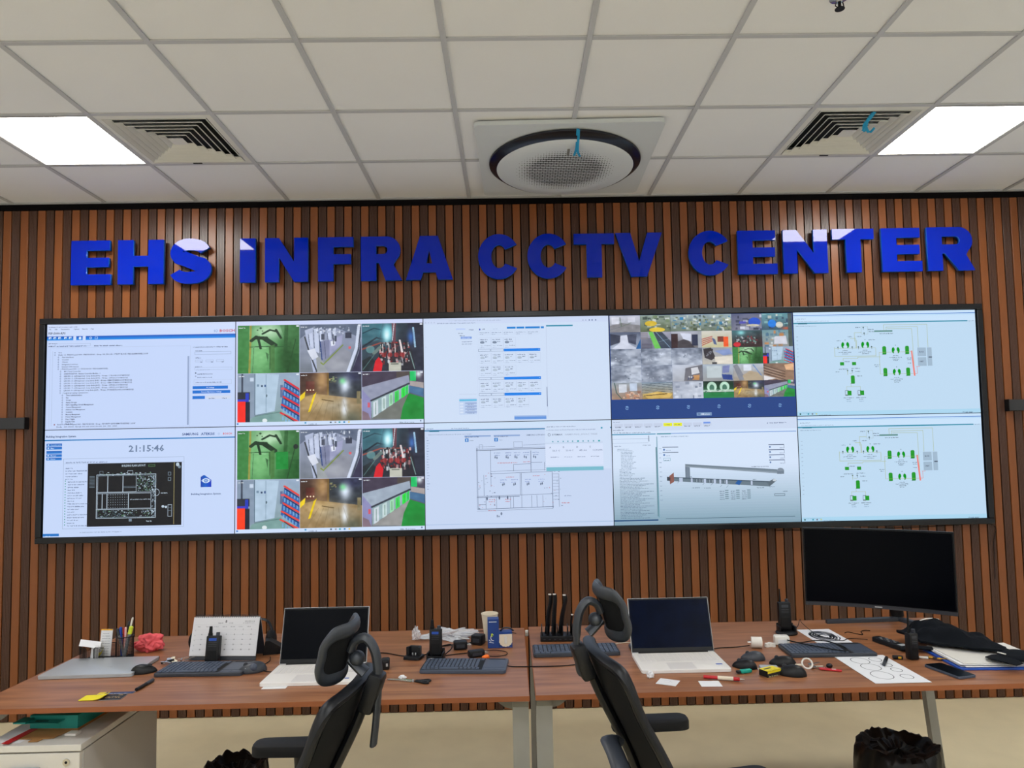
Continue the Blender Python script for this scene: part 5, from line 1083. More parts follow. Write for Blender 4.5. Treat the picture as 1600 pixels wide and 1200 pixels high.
# ------------------------------------------------------------ keyboards
def touch_keyboard(label, x, y, rz, w_=.356, d_=.142, body='kbody'):
    t = thing('keyboard', label, 'keyboard', (x, y, DZ), rz)
    MB().prism(rrect(w_, d_, .014), .001, .015, bev=.004).build('body', M[body], t)
    MB().box(-w_*.135, .0, .0149, w_*.715, d_*.90, .0006).build('key_well', M['matte'], t, False)
    q = (w_*.70)/15
    keys_mesh([(15, q*.97)]+[(14, q*1.04)]*4+[(10, [q*1.2, q, q, q*1.1, q*5.1, q, q, q*1.05, q, q])], -w_*.485, d_*.44, q, d_*.85/6, .0148, .0030, .0026, M['key'], t)
    MB().prism(rrect(w_*.235, d_*.60, .006, 3, w_*.360, .004), .0150, .0158).build('touchpad', M['kpad'], t)
    for s_ in (-1, 1): MB().prism(rrect(w_*.112, d_*.12, .003, 2, w_*.360+s_*w_*.06, -d_*.38), .0148, .0160).build('mouse_button', M['kpad'], t)
    MB().box(w_*.36, d_*.40, .0152, w_*.2, .006, .001).build('speaker_slot', M['matte'], t, False)
    MB().box(-w_*.44, d_*.455, .0154, .018, .007, .001).build('logo_mark', M['whitep'], t, False)
    return t
touch_keyboard('dark grey keyboard with touchpad in front of the desk calendar', -1.373, -1.524, math.radians(-1.5), .372, .172)
touch_keyboard('slate blue keyboard with touchpad near the right end of the left desk', -.262, -1.572, math.radians(-4.5), .360, .172, 'kpad')
touch_keyboard('dark keyboard with touchpad between the monitor and the circle drawing', 1.330, -1.468, math.radians(-2), .372, .178)
tag(MB().box(0, 0, 0, .20, .012, .001).build('paper_strip', M['paper'], None, False, X=T(-1.43, -1.424, DZ+.0012, 0, 0, -.03)), 'narrow white paper strip along the back of the keyboard by the calendar', 'paper')
t = thing('keyboard', 'charcoal compact keyboard beside the gap, partly behind the right chair', 'keyboard', (.225, -1.378, DZ), math.radians(.5))
MB().prism(rrect(.385, .158, .012), .001, .016, bev=.003).build('body', M['kbody'], t)
MB().box(0, 0, .0159, .374, .146, .0006).build('key_well', M['matte'], t, False)
q = .372/19; keys_mesh([(19, q)]*5+[(14, [q*1.3, q, q*1.2, q*5.4, q*1.2]+[q*.99]*9)], -.186, .070, q, .142/6, .0158, .003, .0026, M['key'], t)

# ------------------------------------------------------------ mice
def mouse(name, label, x, y, rz, s=1.0, mt='plastic', ball=False, wired=False):
    t = thing(name, label, 'mouse', (x, y, DZ), rz)
    def f(q):
        z = max(q.z, -.02); k_ = 1+.10*q.x; return Vector((q.x, q.y*(1-.10*q.x*q.x-.10*(q.x > 0)*q.x), z*(1-.25*q.x)))
    b = MB(); b.blob((0, 0, .0015), (.052*s, .031*s, .034*s), sub=4, f=f); b.build('shell', M[mt], t)
    if ball:
        b = MB(); b.blob((-.005, .018, .020), (.018, .018, .018), sub=3); b.build('trackball', M['kpad'], t)
        for q in ((.030, -.012), (.036, .0), (.026, .02)): MB().blob((q[0], q[1], .021), (.003, .003, .0025), sub=2).build('indicator', M['silver'], t)
    MB().cyl((.022*s, -.003, .027*s), (.022*s, .003, .027*s), .009*s, n=16).build('scroll_wheel', M['plastic2'], t)
    MB().box(.026*s, 0, .0285*s, .040*s, .0009, .004).build('button_gap', M['matte'], t, False) if False else None
    return t
mouse('computer_mouse', 'black mouse at the right corner of the closed silver laptop', -1.633, -1.535, math.radians(20))
mouse('trackball_mouse', 'dark chunky trackball mouse at the right end of the calendar keyboard', -1.166, -1.556, math.radians(200), 1.15, 'plastic2', True)
mouse('computer_mouse', 'black mouse just right of the navy laptop, second from the laptop corner', .900, -1.664, math.radians(150), .98)
mouse('computer_mouse', 'black mouse behind the others, nearest the white plug adapters', .972, -1.556, math.radians(165), .98, 'plastic2')
mouse('computer_mouse', 'black mouse lying against the left corner of the dark touchpad keyboard', 1.068, -1.640, math.radians(160), 1.05)
mouse('computer_mouse', 'black glossy mouse nearest the desk edge, below the ring of keys', 1.052, -1.770, math.radians(155), 1.12)

# ------------------------------------------------------------ calendar, radios and clutter on the left desk
t = thing('desk_calendar', 'white spiral desk calendar standing open on the left desk', 'calendar', (-1.3605, -1.345, DZ), math.radians(-4))
tilt = math.radians(16); Lc = .188
card_b = MB(); card_b.box(0, 0, Lc/2, .306, .002, Lc); cb = card_b.build('front_stand', M['plastic2'], t, False, X=T(0, -.038, .0012, -tilt))
p = Print(306, 166, .001)
p.rect(0, 0, 306, 166, (222, 222, 226)); p.layer()
p.text(153, 24, 11, '8', (60, 62, 70), True, center=True); p.words(116, 24, 24, 3.6, (110, 112, 120)); p.words(168, 24, 20, 3.6, (130, 132, 140)); p.words(240, 16, 46, 3.6, (60, 62, 70)); p.words(232, 24, 54, 3, (120, 122, 130))
for i in range(6): p.rect(8, 34+i*21, 286, .7, (196, 197, 202))
for i in range(7):
    p.words(24+i*38, 40, 20 if i else 12, 3, (130, 132, 140), i)
dn = 1
for r_ in range(5):
    for i in range(7):
        if (r_ == 0 and i < 4) or dn > 31: continue
        p.text(46+i*38, 56+r_*21.5, 5.2, str(dn), (84, 86, 96), True, center=True); dn += 1
    p.text(12, 60+r_*21.5, 4, str(31+r_), (150, 152, 160))
p.build('calendar_page', M['print'], t, T(-.153, -.0402, .022, PI/2-tilt) )
MB().box(0, 0, .083+.0, .306, .0024, .168).build('page_stack', M['paper'], t, False, X=T(0, -.0380+.0005, .0205, -tilt)) 
MB().box(0, 0, Lc/2-.008, .306, .002, Lc-.016).build('rear_stand', M['plastic2'], t, False, X=T(0, .0665, .0012, tilt))
MB().box(0, 0, Lc/2, .306, .0015, Lc).build('rear_pages', M['paper'], t, False, X=T(0, .0685, .0012, tilt))
for i in range(30):
    x = -.145+.290*i/29
    b = MB(); b.tube([(x+.001*math.sin(a), .0145+.010*math.cos(a), .182+.009*math.sin(a)) for a in [2*PI*j/10 for j in range(10)]], .0010, 5, closed=True) if i == 0 else None
    if i == 0: ringm = b.mesh('binding_ring', M['plastic2']); rx0 = x
    link('binding_ring', ringm, t, T(x-rx0, 0, 0))

def walkie(label, x, y, z, rz, rx=0, h=.105, w_=.052, ant=.04, knob=True, stubby=True, d=.030, face=True, screen='blue'):
    t = thing('walkie_talkie', label, 'two-way radio', (x, y, z), rz, None, rx)
    MB().box(0, 0, h/2, w_, d, h, .005).build('body', M['plastic'], t)
    b = MB(); r = .0085 if stubby else .0048
    b.cyl((-w_*.30, 0, h-.002), (-w_*.30, 0, h+.010), r*1.15, n=14); b.cyl((-w_*.30, 0, h+.008), (-w_*.30, 0, h+ant), r, r*.72, 14); b.build('antenna', M['matte'], t)
    MB().cyl((w_*.26, 0, h-.002), (w_*.26, 0, h+.014), .0085, .008, 14).build('volume_knob', M['plastic2'], t)
    MB().box(0, -d/2-.0004, h*.86, w_*.56, .0012, h*.10).build('display', M[screen], t, False)
    b = MB()
    for i in range(3): b.box(0, -d/2-.0005, h*.62+i*.008, w_*.6, .001, .002)
    g_ = b.build('speaker_slots', M['plastic2'], t, False); g_['kind'] = 'stuff'
    MB().box(0, -d/2-.0005, h*.28, w_*.7, .001, h*.34, 0).build('front_plate', M['matte'], t, False)
    return t
def cradle(t, w_=.07, d=.062, z=.026):
    MB().prism(rrect(w_, d, .014), 0, z, bev=.006).build('charging_cradle', M['plastic'], t, X=T(0, 0, 0))
walkie('small black two-way radio leaning on the front of the calendar', -1.392, -1.420, DZ+.001, math.radians(0), math.radians(-11), .116, .060, .040)
wk = walkie('black two-way radio standing in a charger on the left desk', -.400, -1.435, DZ+.018, math.radians(-6), math.radians(-3), .112, .054, .038)
c1 = thing('charging_cradle', 'black charging cradle holding the radio by the slate keyboard', 'charger', (-.400, -1.434, DZ), math.radians(-6))
b = MB(); b.prism(rrect(.078, .066, .014), 0, .012, bev=.004); b.build('foot', M['plastic'], c1)
b = MB(); b.box(-.034, 0, .020, .008, .050, .022, .003); b.box(.034, 0, .020, .008, .050, .022, .003); b.box(0, .027, .024, .07, .010, .034, .003); b.box(0, -.026, .0145, .07, .006, .009, .002); b.build('cup', M['plastic'], c1)
c2 = thing('charging_cradle', 'empty black charging cradle left of the standing radio', 'charger', (-.500, -1.418, DZ), math.radians(-14))
b = MB(); b.prism(rrect(.080, .070, .014), 0, .014, bev=.005); b.build('foot', M['plastic'], c2)
b = MB(); b.prism([(-.034, -.005), (-.026, .030), (.026, .030), (.034, -.005), (.022, -.005), (.018, .012), (-.018, .012), (-.022, -.005)], .012, .050, bev=.004); b.build('cup', M['plastic'], c2)
for sx in (-.007, .007): MB().box(sx, .004, .018, .006, .004, .010, .001).build('contact', M['silver'], c2)
walkie('black two-way radio with long antenna in a charger beside the monitor', 1.272, -1.150, DZ+.020, math.radians(-4), math.radians(-3), .130, .058, .062, True, False, .034, screen='plastic2')
c3 = thing('charging_cradle', 'round-footed black charging cradle under the radio next to the monitor', 'charger', (1.278, -1.152, DZ), math.radians(-4))
b = MB(); b.lathe([(.050, 0), (.052, .006), (.046, .014), (.0, .016)], 28); b.build('foot', M['plastic'], c3)
b = MB(); b.box(-.037, 0, .025, .010, .05, .026, .003); b.box(.037, 0, .025, .010, .05, .026, .003); b.box(0, .027, .028, .08, .010, .034, .003); b.build('cup', M['plastic'], c3)
walkie('slim black two-way radio with thin antenna standing beside the blue folder', 1.634, -1.606, DZ+.001, math.radians(8), 0, .110, .040, .085, True, False, .036, screen='plastic2')

# headphones behind the calendar
t = thing('headphones', 'black over-ear headphones half hidden behind the desk calendar', 'headphones', (-1.37, -1.205, DZ), 0)
b = MB(); b.tube([(-.195, 0, .06), (-.17, .02, .10), (-.08, .05, .125), (.06, .05, .13), (.14, .02, .125), (.175, 0, .07)], lambda q: (.012, .005), 8, 6, flat=(0, 1, 0)); b.build('headband', M['plastic'], t)
for sx in (-.195, .165): b = MB(); b.blob((sx, 0, .045), (.024, .042, .044), sub=3); b.build('ear_cup', M['matte'], t)
t = thing('card_reader', 'small black wedge-shaped terminal between the calendar and the laptop', 'device', (-1.165, -1.27, DZ), math.radians(14))
b = MB(); b.prism([(-.05, 0), (.05, 0), (.05, .016), (-.02, .062), (-.04, .062)], -.035, .035, X=T(0, 0, 0, PI/2)); b.build('body', M['plastic'], t)
MB().box(.012, 0, 0, .060, .052, .002).build('screen', M['glass'], t, False, X=T(.002, 0, .042, 0, math.radians(33)))
b = MB(); b.box(.045, -.03, .012, .03, .012, .008, .002); b.build('card', M['silver'], t)

# mesh desk tidy
t = thing('desk_organizer', 'black wire mesh desk tidy with note tray at the left end of the desk', 'desk tidy', (-1.930, -1.312, DZ), math.radians(-4))
def mesh_wall(b, x0, y0, x1, y1, h, nx, nz, r=.0007):
    for i in range(nx+1): x, y = x0+(x1-x0)*i/nx, y0+(y1-y0)*i/nx; b.box(0, 0, h/2, .0012, .0012, h, X=T(x, y, 0))
    L_ = math.hypot(x1-x0, y1-y0); a = math.atan2(y1-y0, x1-x0)
    for j in range(nz+1): b.box(L_/2, 0, 0, L_, .0010, .0010, X=T(x0, y0, .002+(h-.004)*j/nz, 0, 0, a))
b = MB()
mesh_wall(b, -.085, -.045, -.085, .045, .062, 14, 10); mesh_wall(b, -.085, .045, .03, .045, .062, 20, 10); mesh_wall(b, -.085, -.045, -.055, -.045, .06, 6, 10); mesh_wall(b, -.015, -.045, .03, -.045, .06, 9, 10)
o = b.build('wire_mesh', M['matte'], t, False); o['kind'] = 'stuff'
MB().box(-.027, 0, .001, .118, .092, .002).build('tray_floor', M['matte'], t, False)
for q in ([(-.085, -.046, .062), (-.058, -.046, .062), (-.053, -.046, .056), (-.053, -.046, .003)], [(-.017, -.046, .003), (-.017, -.046, .056), (-.012, -.046, .063), (.03, -.046, .063)], [(-.085, -.046, .062), (-.085, .046, .062)], [(-.085, .046, .062), (.03, .046, .062)], [(-.085, -.046, .001), (.03, -.046, .001)]):
    b = MB(); b.tube(q, .0018, 6); b.build('rim_wire', M['plastic'], t)
pc = thing('pen_cup', 'round black wire mesh pen cup full of pens', 'pen cup', (-1.845, -1.295, DZ))
b = MB(); b.lathe([(.036, 0), (.036, .003)], 32)
for i in range(36): a = 2*PI*i/36; b.box(0, 0, .048, .0011, .0011, .092, X=T(.0365*math.cos(a), .0365*math.sin(a), 0, 0, 0, a))
for j in range(14): b.tube([(.0365*math.cos(2*PI*i/24), .0365*math.sin(2*PI*i/24), .004+j*.0068) for i in range(24)], .0006, 4, closed=True)
o = b.build('wire_mesh', M['matte'], pc, False); o['kind'] = 'stuff'
for z in (.003, .097): b = MB(); b.tube([(.037*math.cos(2*PI*i/32), .037*math.sin(2*PI*i/32), z) for i in range(32)], .0022, 6, closed=True); b.build('rim_wire', M['plastic'], pc)
b = MB(); b.lathe([(0, .0008), (.036, .0008), (.036, .002), (0, .002)], 24); b.build('base', M['matte'], pc)
def pen(label, base, top, r, mt, tipm, cap=.28, name='pen', cat='pen', grp=None):
    base, top = Vector(base), Vector(top); d = top-base
    t = thing(name, label, cat, base, 0, grp); L_ = d.length; u = d/L_
    b = MB(); b.cyl((0, 0, 0), u*L_*(1-cap), r, n=12); b.build('barrel', M[mt], t)
    b = MB(); b.cyl(u*L_*(1-cap), u*L_*.97, r*1.12, n=12); b.cyl(u*L_*.97, u*L_, r*1.1, r*.5, 12); b.build('cap', M[tipm], t)
    return t
G_ = 'pens in the mesh cup'; PX, PY, PZ = -1.845, -1.295, DZ+.004
M['greyp'] = mat('grey_plastic', (120, 122, 124), .4); M['lime'] = mat('lime_plastic', (206, 222, 60), .4); M['bluep'] = mat('blue_pen', (24, 70, 170), .35); M['gold'] = mat('ochre_plastic', (214, 160, 30), .4); M['pinkp'] = mat('pale_pink_plastic', (226, 180, 178), .4)
for lb, b0, tp, r, m1, m2 in (('grey marker leaning left in the mesh pen cup', (-.004, 0), (-.032, -.006, .134), .0055, 'greyp', 'plastic2'), ('blue pen upright in the mesh pen cup', (-.014, .004), (-.020, .0, .138), .0055, 'bluep', 'bluep'),
        ('red pen in the middle of the mesh pen cup', (.0, .01), (-.004, .004, .134), .006, 'red', 'red'), ('tall grey pen behind the red one in the cup', (-.01, .016), (.009, .018, .160), .0045, 'greyp', 'plastic2'),
        ('tallest pen with a white eraser end in the cup', (-.006, .0), (.029, .012, .178), .0038, 'pinkp', 'whitep'), ('lime yellow highlighter leaning right in the cup', (.004, -.012), (.032, -.004, .142), .008, 'greyp', 'lime'),
        ('yellow and black pencil among the pens in the cup', (.004, .004), (.016, .0, .150), .004, 'gold', 'plastic'), ('pale pink pen in front of the tall grey pen', (.002, -.002), (.010, -.012, .140), .0045, 'pinkp', 'pinkp')):
    pen(lb, (PX+b0[0], PY+b0[1], PZ+.004), (PX+tp[0], PY+tp[1], DZ+tp[2]), r, m1, m2, .26, grp=G_)
t = thing('note_card', 'upright white list card with a yellow top edge in the desk tidy', 'card', (-1.945, -1.280, DZ+.004), math.radians(-5), None, math.radians(-8))
p = Print(56, 120, .001); p.rect(0, 0, 56, 120, (222, 222, 224)); p.layer(); p.rect(0, 0, 56, 6, (230, 170, 30)); p.words(10, 18, 30, 3, (90, 96, 110))
for i in range(8): p.words(8, 30+i*11, 40, 2.6, (110, 116, 128), i)
p.build('printed_face', M['print'], t, T(-.028, -.0012, .0, PI/2)); MB().box(0, 0, .06, .056, .0016, .12).build('card', M['paper'], t, False)
def paper(name, label, cx, cy, w_, d_, rz, z=DZ+.0006, mt='paper', curl=.0, cat='paper', th=.0005, draw=None, wpx=100, skew=0):
    o = thing(name, label, cat, (cx, cy, z), rz)
    b = MB(); b.sheet(lambda u, v: ((u-.5)*w_+skew*(v-.5), (v-.5)*d_, curl*max(0, u-.6)**2*6+.0004), 10, 4, th); b.build('sheet', M[mt], o)
    if draw:
        p = Print(wpx, wpx*d_/w_, w_/wpx, .0002); p.z = 4; draw(p); pr = p.build('printing', M['print'], o, T(-w_/2, -d_/2, .0004))
        if skew:
            me = pr.data
            for v in me.vertices: v.co.x += skew*(v.co.y/d_-.5)
    return o
t = paper('note_sheet', 'folded white slip sticking out over the left side of the desk tidy', -1.985, -1.325, .085, .075, math.radians(28), DZ+.072, curl=0); t.rotation_euler = (math.radians(10), math.radians(16), math.radians(28))
t = paper('note_sheet', 'white note paper standing in the slot of the desk tidy', -1.958, -1.335, .036, .06, 0, DZ+.036); t.rotation_euler = (math.radians(80), 0, math.radians(-4))
paper('sticky_notes', 'crumpled yellow sticky notes inside the desk tidy', -1.955, -1.312, .05, .04, .3, DZ+.020, 'yellow', .02).rotation_euler = (math.radians(12), math.radians(-16), .3)
# coral cloth
def cr(seed, amp): return lambda q: q*(1+amp*noise.noise(q*1.7+Vector((seed, 0, 0)))+amp*.5*noise.noise(q*4.1+Vector((seed, 3, 1))))*Vector((1, 1, 1)).x if True else q
def crf(seed, amp):
    def f(q):
        k = 1+amp*noise.noise(q*1.7+Vector((seed, 0, 0)))+amp*.55*noise.noise(q*4.1+Vector((seed, 3, 1)))+amp*.9*(abs(noise.noise(q*2.6+Vector((seed, 9, 4))))-.25)
        r = q*k; r.z = max(r.z, -.72); return r
    return f
b = MB(); b.blob((0, 0, .033), (.064, .042, .046), sub=5, f=crf(2.3, .30)); o = b.build('cleaning_cloth', M['pink'], None); o.location = (-1.785, -1.190, DZ+.001); tag(o, 'crumpled coral pink cloth behind the pen cup', 'cloth')
# keys bunch
t = thing('key_bunch', 'bunch of small silver and brass keys behind the calendar keyboard', 'keys', (-1.545, -1.412, DZ))
for i in range(9):
    a = i*.7; x, y = .045*math.cos(a)*(.6+.1*i), .018*math.sin(a*1.7)
    b = MB(); X = T(x, y, .004+.0022*i, random.uniform(-.3, .3), random.uniform(-.3, .3), a*1.3); b.cyl((-.014, 0, -.001), (-.014, 0, .001), .010, n=12, X=X); b.box(.010, 0, 0, .030, .006, .002, X=X); b.build('key', M['chrome'] if i % 3 else M['cream'], t, False)
b = MB(); b.tube([(-.07, -.012, .006), (-.05, -.006, .012), (-.02, .004, .016)], .0045, 8, 4); b.build('strap', M['matte'], t)
pen('black pen with a silver tip lying in front of the keyboard', (-1.538, -1.775, DZ+.007), (-1.532, -1.655, DZ+.007), .0065, 'plastic', 'plastic2', .45)
# sticky pad and printed card
paper('sticky_note', 'bright yellow sticky note near the front left edge of the desk', -1.662, -1.842, .088, .058, math.radians(2), DZ+.0026, 'yellow', .01, 'sticky note', th=.0015)
def gold(p):
    p.rect(0, 0, 100, p.h, (24, 22, 24)); p.layer(); r = random.Random(4)
    for i in range(7): p.ring(18+i*11, p.h*.5+r.uniform(-8, 8), 7, 10, 3, (196, 160, 110), 12, r.uniform(0, 3), r.uniform(3.4, 6))
    p.rect(62, 8, 20, 4, (220, 196, 150))
paper('printed_card', 'black card with curly gold pattern beside the yellow sticky note', -1.590, -1.842, .078, .060, math.radians(3), DZ+.001, 'paper', 0, 'card', draw=gold, skew=.0)
def bl(p):
    p.rect(0, 0, 100, p.h, (44, 56, 96)); p.layer(); p.rect(0, 0, 20, p.h, (226, 200, 40)); p.words(26, p.h*.75, 60, p.h*.4, (160, 170, 200))
paper('paper_strip', 'narrow dark blue printed strip behind the yellow sticky note', -1.606, -1.792, .135, .022, math.radians(2), DZ+.0008, 'paper', 0, 'paper', draw=bl)
paper('note_sheet', 'small white slip under the front edge of the left white laptop', -1.000, -1.772, .095, .030, 0, DZ+.0002, 'paper', 0, 'paper', th=.0003)
# dongle
t = thing('usb_receiver', 'small black adapter with a silver mark right of the left chair', 'adapter', (-.600, -1.560, DZ), math.radians(8))
MB().box(0, 0, .022, .034, .05, .042, .006).build('body', M['plastic'], t); MB().box(.006, -.0255, .022, .008, .001, .012).build('port', M['silver'], t, False)
# scissors
t = thing('scissors', 'open scissors with black handles near the front of the left desk', 'scissors', (-.455, -1.742, DZ+.004), math.radians(-12))
for s_ in (-1, 1):
    b = MB(); b.prism([(-.005, s_*.002), (-.115, s_*-.006+.004), (-.108, s_*.001+.005), (-.01, s_*.010)], -.001+.0012*s_, .001+.0012*s_); bl_ = b.build('blade', M['chrome'], t, False)
    b = MB(); b.tube([(.005, s_*.004, 0), (.018, s_*.007, 0), (.030, s_*.010, 0), (.052, s_*.020, 0), (.064, s_*.014, 0), (.055, s_*.003, 0), (.032, s_*.003, 0), (.018, s_*.005, 0)], .0042, 8, 5); b.build('handle', M['plastic'], t)
MB().cyl((-.004, 0, -.004), (-.004, 0, .005), .004, n=12).build('pivot', M['silver'], t)
b = MB(); b.blob((0, 0, .006), (.014, .010, .007), sub=3, f=crf(8.2, .6)); o = b.build('paper_scrap', M['paper'], None); o.location = (-.507, -1.700, DZ+.001); tag(o, 'torn white paper scrap beside the scissors', 'paper')
# plastic bag
b = MB(); b.blob((0, 0, .014), (.100, .050, .022), sub=5, f=crf(5.1, .9)); o = b.build('plastic_bag', M['clear'], None); o.location = (-.365, -1.085, DZ+.002); o.rotation_euler = (0, 0, .1); tag(o, 'crumpled clear plastic bag behind the standing radio', 'plastic bag')
b = MB(); b.blob((0, 0, .028), (.018, .024, .030), sub=4, f=crf(1.1, .6)); o = b.build('plastic_bag', M['clear'], None); o.location = (-.530, -1.130, DZ+.002); tag(o, 'small twisted clear plastic wrapper left of the standing radio', 'plastic bag')
# power adapters
def adapter(label, x, y, rz, s, prong=True, mt='plastic', up=0):
    t = thing('power_adapter', label, 'adapter', (x, y, DZ), rz)
    MB().box(0, 0, s[2]/2+.001, s[0], s[1], s[2], .007).build('body', M[mt], t)
    MB().box(0, -s[1]/2-.0003, s[2]*.5, s[0]*.6, .001, s[2]*.4).build('label_plate', M['plastic2'] if mt == 'plastic' else M['paper'], t, False)
    if prong:
        for q in (-.009, .009): MB().cyl((s[0]/2-.002, q, s[2]*.5), (s[0]/2+.016, q, s[2]*.5), .0022, n=8).build('prong', M['chrome'], t)
    return t
adapter('black power adapter in the middle of the cable tangle', -.302, -1.290, math.radians(8), (.064, .045, .038))
adapter('black power adapter leaning against the blue carton', -.222, -1.215, math.radians(-24), (.058, .05, .046), False)
adapter('black rounded adapter just behind the slate keyboard', -.222, -1.418, math.radians(22), (.074, .036, .030))
b = MB(); b.blob((0, 0, .009), (.017, .010, .0095), sub=3, f=lambda q: Vector((q.x, q.y*(1-.3*q.x), max(q.z, -.9)*(1+.3*q.x)))); o = b.build('earplug', M['orange'], None); o.location = (-.178, -1.458, DZ+.001); tag(o, 'bright orange plastic piece at the back edge of the slate keyboard', 'cap')
# paper cup and torn blue carton
t = thing('paper_cup', 'tall white paper cup standing behind the blue carton', 'cup', (-.168, -1.150, DZ))
b = MB(); b.lathe([(.0, .001), (.026, .001), (.029, .030), (.040, .128), (.0375, .128), (.027, .028), (.0, .008)], 32); b.build('cup_wall', M['cream'], t)
b = MB(); b.tube([(.040*math.cos(2*PI*i/32), .040*math.sin(2*PI*i/32), .128) for i in range(32)], .0022, 8, closed=True); b.build('rolled_rim', M['cream'], t)
b = MB(); b.lathe([(0, .095), (.035, .095), (.035, .097), (0, .097)], 24); b.build('inner_lid', M['gold'], t) if False else b.bm.free()
t = thing('tissue_carton', 'torn blue carton showing cream paper inside, at the right end of the left desk', 'carton', (-.122, -1.262, DZ), math.radians(3))
MB().box(-.027, .0, .066, .052, .05, .132, .001, seg=1).build('tall_flap', M['navy'], t, False)
MB().box(.030, .0, .036, .062, .05, .072, .001, seg=1).build('box_body', M['navy'], t, False)
zz = [(-.026, .0), (.026, .0)]; pts = []
for i in range(15): a = -PI*i/14; pts.append((.030*math.cos(a)*(1+.06*(i % 2)), .018+.026*math.sin(a)*1.0*(1+.09*(i % 2))))
MB().prism([(.031, .050), (-.031, .050)]+[(q[0], q[1]) for q in pts[::-1]], -.0265, -.0250, X=T(.030, 0, .014, PI/2, 0, 0) @ T(0, 0, 0)).build('torn_lining', M['cream'], t, False) if False else None
b = MB(); poly = [(.030, .048), (-.030, .048)]+[(q[0], q[1]) for q in reversed(pts)]; b.prism(poly, .0, .0022, X=T(.030, -.0252, .014, PI/2)); b.build('torn_lining', M['cream'], t, False)
MB().box(.030, -.0285, .036, .012, .002, .034, .002).build('inner_sleeve', M['whitep'], t, False)
p = Print(50, 130, .001, .0003); p.text(6, 14, 5, 'KLINAX', (200, 210, 226), True, fit=34) if False else p.rect(4, 10, 36, 4, (206, 214, 228)); p.layer()
p.ring(22, 84, 12, 15, 3.4, (214, 222, 232), 24, 1.2, 5.0); p.rect(6, 96, 4, 14, (214, 222, 232)) if False else p.line([(6, 104), (24, 108)], (214, 222, 232), 3); p.line([(4, 94), (12, 100)], (214, 222, 232), 3); p.layer(); p.ell(18, 72, 5, 8, (190, 206, 40)); p.layer(); p.ell(20, 74, 2.4, 4, (40, 120, 60))
p.build('printed_face', M['print'], t, T(-.051, -.0254, .002, PI/2))
b = MB(); b.tube([(.004, 0, .066), (.02, -.01, .086), (.05, -.005, .084), (.068, .005, .070)], .004, 8, 5); b.build('handle_loop', M['plastic2'], t)

# cables
def cable(label, pts, r=.0022, mt='matte', k=8):
    b = MB(); b.tube(pts, r, 7, k); return tag(b.build('cable', M[mt], None), label, 'cable')
z = DZ+.0028
cable('black cable running from the left laptop to the empty cradle', [(-.70, -1.33, z), (-.64, -1.335, z), (-.57, -1.38, z), (-.535, -1.41, z+.004)])
cable('black cable joining the two charging cradles', [(-.462, -1.40, z+.004), (-.445, -1.385, z+.004), (-.43, -1.392, z+.006)], .003)
cable('looped black cable between the standing radio and the middle adapter', [(-.365, -1.38, z), (-.34, -1.32, z+.01), (-.35, -1.26, z+.012), (-.40, -1.25, z), (-.37, -1.235, z), (-.30, -1.240, z+.008), (-.24, -1.24, z+.01)], .0026)
cable('thin black cable curling behind the adapters to the paper cup', [(-.33, -1.31, z), (-.255, -1.18, z), (-.235, -1.13, z), (-.24, -1.06, z), (-.20, -1.05, z), (-.13, -1.07, z), (-.09, -1.12, z)], .002)
cable('black cable passing in front of the middle adapter', [(-.36, -1.40, z), (-.33, -1.385, z), (-.28, -1.37, z), (-.23, -1.36, z), (-.20, -1.38, z)], .002)
cable('thin black cable curving right of the rounded adapter', [(-.18, -1.41, z), (-.14, -1.43, z), (-.09, -1.41, z), (-.09, -1.36, z), (-.14, -1.33, z), (-.19, -1.34, z)], .0016)
cable('thin black cable looping behind the plastic bag', [(-.37, -1.06, z), (-.30, -1.01, z), (-.22, -.98, z), (-.12, -1.0, z), (-.04, -1.04, z)], .0016)
cable('black cable from the slate keyboard across the desk gap to the right chair', [(-.082, -1.585, z+.004), (-.05, -1.585, z), (.05, -1.590, z), (.14, -1.59, z), (.22, -1.575, z), (.32, -1.56, z)], .0022)
cable('thin black cable between the calendar and the left laptop', [(-1.16, -1.35, z), (-1.14, -1.42, z), (-1.15, -1.50, z), (-1.115, -1.56, z), (-1.07, -1.58, z)], .0018)
cable('short black cable leaving the black terminal towards the laptop', [(-1.15, -1.32, z+.004), (-1.11, -1.27, z), (-1.07, -1.24, z+.002), (-1.03, -1.24, z)], .0018)

# ------------------------------------------------------------ right desk
t = thing('charging_rack', 'black multi-slot rack with three tall tilted handsets at the left end of the right desk', 'charger', (.158, -1.165, DZ), math.radians(-2))
MB().box(0, 0, .014, .165, .085, .026, .003).build('base', M['plastic'], t)
for i in range(7):
    MB().box(-.075+.025*i, .0, .045, .005, .070, .046, .0015).build('divider', M['plastic'], t)
for i in range(6): MB().box(-.0625+.025*i, -.0435, .012, .010, .001, .004).build('indicator_window', M['plastic2'], t, False)
M['tip'] = mat('pale_tip', (206, 196, 182), .4)
for i, (x, tl_, hh, lb) in enumerate(((-.050, .20, .185, 'leftmost'), (-.018, .10, .185, 'middle'), (.014, .26, .180, 'rightmost'))):
    h_ = thing('antenna_handset', 'tall black handset with a pale tip, %s of the three in the rack' % lb, 'handset', (.158+x, -1.165, DZ+.030), math.radians(-2), 'tall handsets in the rack')
    b = MB(); b.tube([(0, 0, 0), (.010*tl_*5, 0, hh*.5), (.022*tl_*5, 0, hh*.85), (.020*tl_*5, 0, hh)], lambda q: (.020*(1-.35*q), .006), 8, 5, flat=(.62, .78, 0)); b.build('body', M['plastic'], h_)
    b = MB(); b.box(.020*tl_*5-.003, -.002, hh+.0015, .014, .024, .003, .001, X=None); b.build('tip', M['tip'], h_)
h_ = thing('antenna_handset', 'short black handset at the right end of the charging rack', 'handset', (.226, -1.165, DZ+.030), 0, None)
